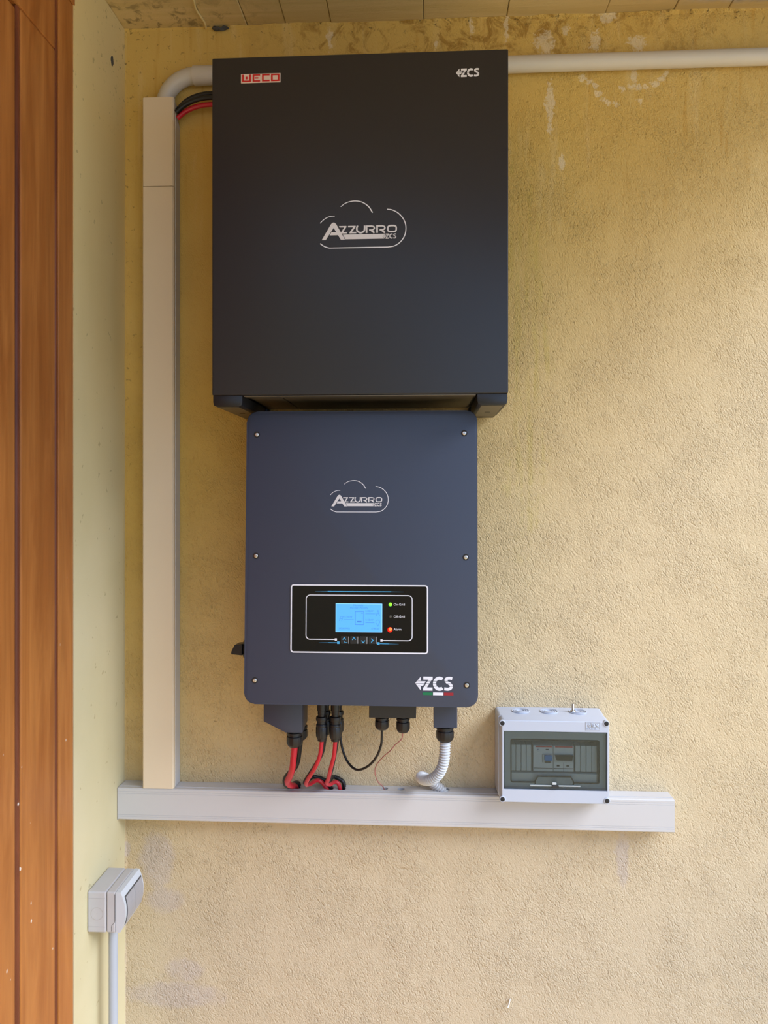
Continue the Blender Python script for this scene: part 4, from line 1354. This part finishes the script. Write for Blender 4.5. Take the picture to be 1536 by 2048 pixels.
def breaker(x0, x1, label, rcd):
    zc = (sz0 + sz1) / 2
    t_ = thing('circuit_breaker', label, 'circuit breaker', ((x0 + x1) / 2, -0.03, sz0), group='circuit breakers in the distribution box')
    zz0, zz1 = sz0 + 0.0002, sz1 - 0.0002
    obj('body', B(x0, x1, -0.0560, -0.0308, zz0, zz1, bev=0.0006, seg=1), 'breaker', t_)
    hh = zz1 - zz0
    obj('brand_stripe', B(x0 + (0.004 if rcd else 0.003), x1 - 0.002, -0.0566, -0.0561, zz1 - 0.0030, zz1 - 0.0008), 'bred', t_, label='red stripe')
    z_a, z_b = zz0 + hh * 0.36, zz0 + hh * 0.68
    if rcd:
        xa, xb = x0 + (x1 - x0) * 0.46, x1 - 0.002
        obj('toggle_window', B(xa, xb, -0.0590, -0.0561, z_a, z_b, bev=0.0005, seg=1), 'slat', t_)
        obj('toggle', B(xa + 0.003, xb - 0.001, -0.0635, -0.0591, z_a + 0.0045, z_b - 0.0005, bev=0.0008, seg=1), 'bblue', t_, label='blue toggle')
        obj('toggle_base', B(xa + 0.004, xb - 0.003, -0.0600, -0.0591, z_a, z_a + 0.0042), 'dark_plate', t_)
        obj('test_button', lathe(bmesh.new(), [(0.0022, 0), (0.0022, -0.0016), (0.0016, -0.0020)], (x0 + 0.009, -0.0561, zz1 - 0.0085), 'y', 14), 'box_light', t_)
        obj('marking', B(xa + 0.006, xa + 0.0115, -0.0564, -0.0561, zz1 - 0.0078, zz1 - 0.0062), 'matt_black', t_)
    else:
        xm = (x0 + x1) / 2
        obj('toggle_window', B(x0 + 0.001, x1 - 0.001, -0.0580, -0.0561, z_a + 0.001, z_b, bev=0.0004, seg=1), 'slat', t_)
        bm_ = prism(bmesh.new(), [(x0 + 0.002, z_b - 0.0006), (x1 - 0.002, z_b - 0.0006), (x1 - 0.004, z_b - 0.0095), (x0 + 0.0052, z_b - 0.0095)], -0.0635, -0.0581)
        obj('toggle', bm_, 'matt_black', t_, label='black double toggle')
        for xx in (x0 + 0.006, xm + 0.005):
            obj('marking', B(xx, xx + 0.005, -0.0564, -0.0561, zz0 + hh * 0.20, zz0 + hh * 0.26), 'matt_black', t_)
        obj('joint', B(xm - 0.0003, xm + 0.0003, -0.0563, -0.0561, zz0, z_a), 'seam', t_)
    obj('joint', B(x0 + 0.0005, x1 - 0.0005, -0.0563, -0.0561, zz0 + hh * 0.115, zz0 + hh * 0.135), 'seam', t_)
    return t_
breaker(0.1943, 0.2301, 'breaker with blue toggle inside the distribution box window', True)
breaker(0.2308, 0.2676, 'breaker with black double toggle inside the distribution box window', False)

# small steel screw standing on top of the box
kx = 0.2711
t_ = thing('loose_screw', 'small steel screw standing upright on top of the white distribution box', 'screw', (kx, -0.030, DZ1 + 0.0008))
zt_ = DZ1 + 0.0009
obj('head', lathe(bmesh.new(), [(0.0048, 0.0), (0.0056, 0.0006), (0.0050, 0.0022), (0.0028, 0.0034)], (kx, -0.030, zt_), 'z', 20), 'steel', t_, smooth=True)
prof = []
for k in range(20):
    prof.append((0.0022 + (0.0004 if k % 2 else 0.0), 0.0034 + k * 0.0006))
obj('shank', lathe(bmesh.new(), prof, (kx, -0.030, zt_), 'z', 14), 'steel', t_, smooth=True)

# ================================================================== SOCKET BOX ON THE LEFT WALL
SX0 = WX + 0.0004
SYn, SYf = -0.1706, -0.0823
SZ0, SZ1 = 0.7367, 0.8081
sb = thing('socket_box', 'grey surface socket box with frosted cover on the cream left wall', 'socket', (WX, (SYn + SYf) / 2, SZ0))
XA, XB = SX0 + 0.0335, SX0 + 0.050
obj('base', B(SX0, XA, SYn, SYf, SZ0, SZ1, bev=0.0025), 'box_grey', sb)
obj('frame', B(XA + 0.0006, XB, SYn + 0.0004, SYf - 0.0004, SZ0 + 0.0004, SZ1 - 0.0002, bev=0.0022), 'box_grey', sb)
# curved front flap: outline in (x,z), run along y
zc_, hz_ = (SZ0 + SZ1) / 2, (SZ1 - SZ0) / 2
XF = SX0 + 0.0675
def flap_outline(inset=0.0, fx=0.0):
    pts = [(XB + 0.0006, SZ0 + 0.0008), ]
    for k in range(9):
        t = -1 + 2 * k / 8
        pts.append((XF - 0.0085 * t * t - 0.001 * (t < -0.9) + fx, zc_ + t * (hz_ - 0.001 - inset)))
    pts.append((XB + 0.0006, SZ1 - 0.0006))
    return pts
bm = prism(bmesh.new(), flap_outline(), SYn + 0.0006, SYf - 0.0006)
# prism 'y' draws in (x,z): already as wanted
obj('front_flap', bm, 'box_light', sb, smooth=True, label='light grey curved front flap')
wy0, wy1 = SYn + 0.0095, SYf - 0.0065
bm = bmesh.new()
def curved_strip(bm, ya, yb, t0, t1, off, th, n=6):
    a, b = [], []
    for k in range(n + 1):
        t = t0 + (t1 - t0) * k / n
        x = XF - 0.0085 * t * t + off
        z = zc_ + t * (hz_ - 0.001)
        a.append((x, z)); b.append((x + th, z))
    prism(bm, a + b[::-1], ya, yb)
    return bm
obj('window_rim', curved_strip(bmesh.new(), wy0 - 0.0018, wy1 + 0.0018, -0.71, 0.71, 0.0, 0.0007), 'seam', sb)
mid = (wy0 + wy1) / 2
obj('membrane', curved_strip(bmesh.new(), wy0, mid - 0.0004, -0.66, 0.66, 0.0008, 0.0007), 'frost', sb)
obj('membrane', curved_strip(bmesh.new(), mid + 0.0004, wy1, -0.66, 0.66, 0.0008, 0.0007), 'frost', sb)
# knockout circle, raised bands and seam lines on the near end
bm = bmesh.new()
kc, kzc = SX0 + 0.0175, (SZ0 + SZ1) / 2 - 0.0025
ring(bm, [(kc + 0.0112 * math.cos(R(a)), kzc + 0.0112 * math.sin(R(a))) for a in range(0, 360, 12)],
     [(kc + 0.0103 * math.cos(R(a)), kzc + 0.0103 * math.sin(R(a))) for a in range(0, 360, 12)], SYn - 0.0003, SYn + 0.0004)
obj('knockout', bm, 'pvc_shade', sb)
obj('knockout_centre', lathe(bmesh.new(), [(0.0008, 0.0003), (0.0008, -0.0004)], (kc, SYn, kzc), 'y', 10), 'pvc_shade', sb)
for zz in (SZ0 + 0.0105, SZ1 - 0.0115):
    obj('band', B(SX0 + 0.0015, XA - 0.0015, SYn - 0.0003, SYn + 0.0003, zz - 0.0002, zz + 0.0002), 'pvc_shade', sb)
bm = stroke(bmesh.new(), [(XB - 0.001, SZ1 - 0.004), (XB - 0.001, SZ0 + 0.021), (XB - 0.002, SZ0 + 0.018), (XB - 0.006, SZ0 + 0.014), (XB - 0.007, SZ0 + 0.011), (XB - 0.007, SZ0 + 0.003)], 0.0006, SYn + 0.0001, SYn + 0.0006)
obj('seam_line', bm, 'seam', sb)
# pipe below the socket box
py_ = (SYn + SYf) / 2 - 0.004
pxx = WX + 0.030
wp = thing('conduit_pipe', 'vertical pale grey conduit pipe below the socket box on the left wall', 'pipe', (pxx, py_, 0.0))
obj('tube', lathe(bmesh.new(), [(0.0080, 0.0005), (0.0080, SZ0 - 0.0005)], (pxx, py_, 0), 'z', 24), 'conduit_blue', wp, smooth=True)
for zz in (0.25,):
    obj('clip', B(WX + 0.0005, pxx - 0.0082, py_ - 0.006, py_ + 0.006, zz, zz + 0.014, bev=0.001, seg=1), 'conduit_blue', wp)

# small nail in the stucco low down
nx, ny, nz = (0.1533, -0.0, 0.5308)
bm = tube(bmesh.new(), [(nx + 0.006, 0.004, nz + 0.007), (nx + 0.001, -0.010, nz + 0.0005), (nx - 0.001, -0.014, nz - 0.002)], 0.0016, 10)
nail = obj('nail', bm, 'steel', smooth=True)
tag(nail, 'small bent steel nail sticking out of the stucco low on the wall', 'nail')
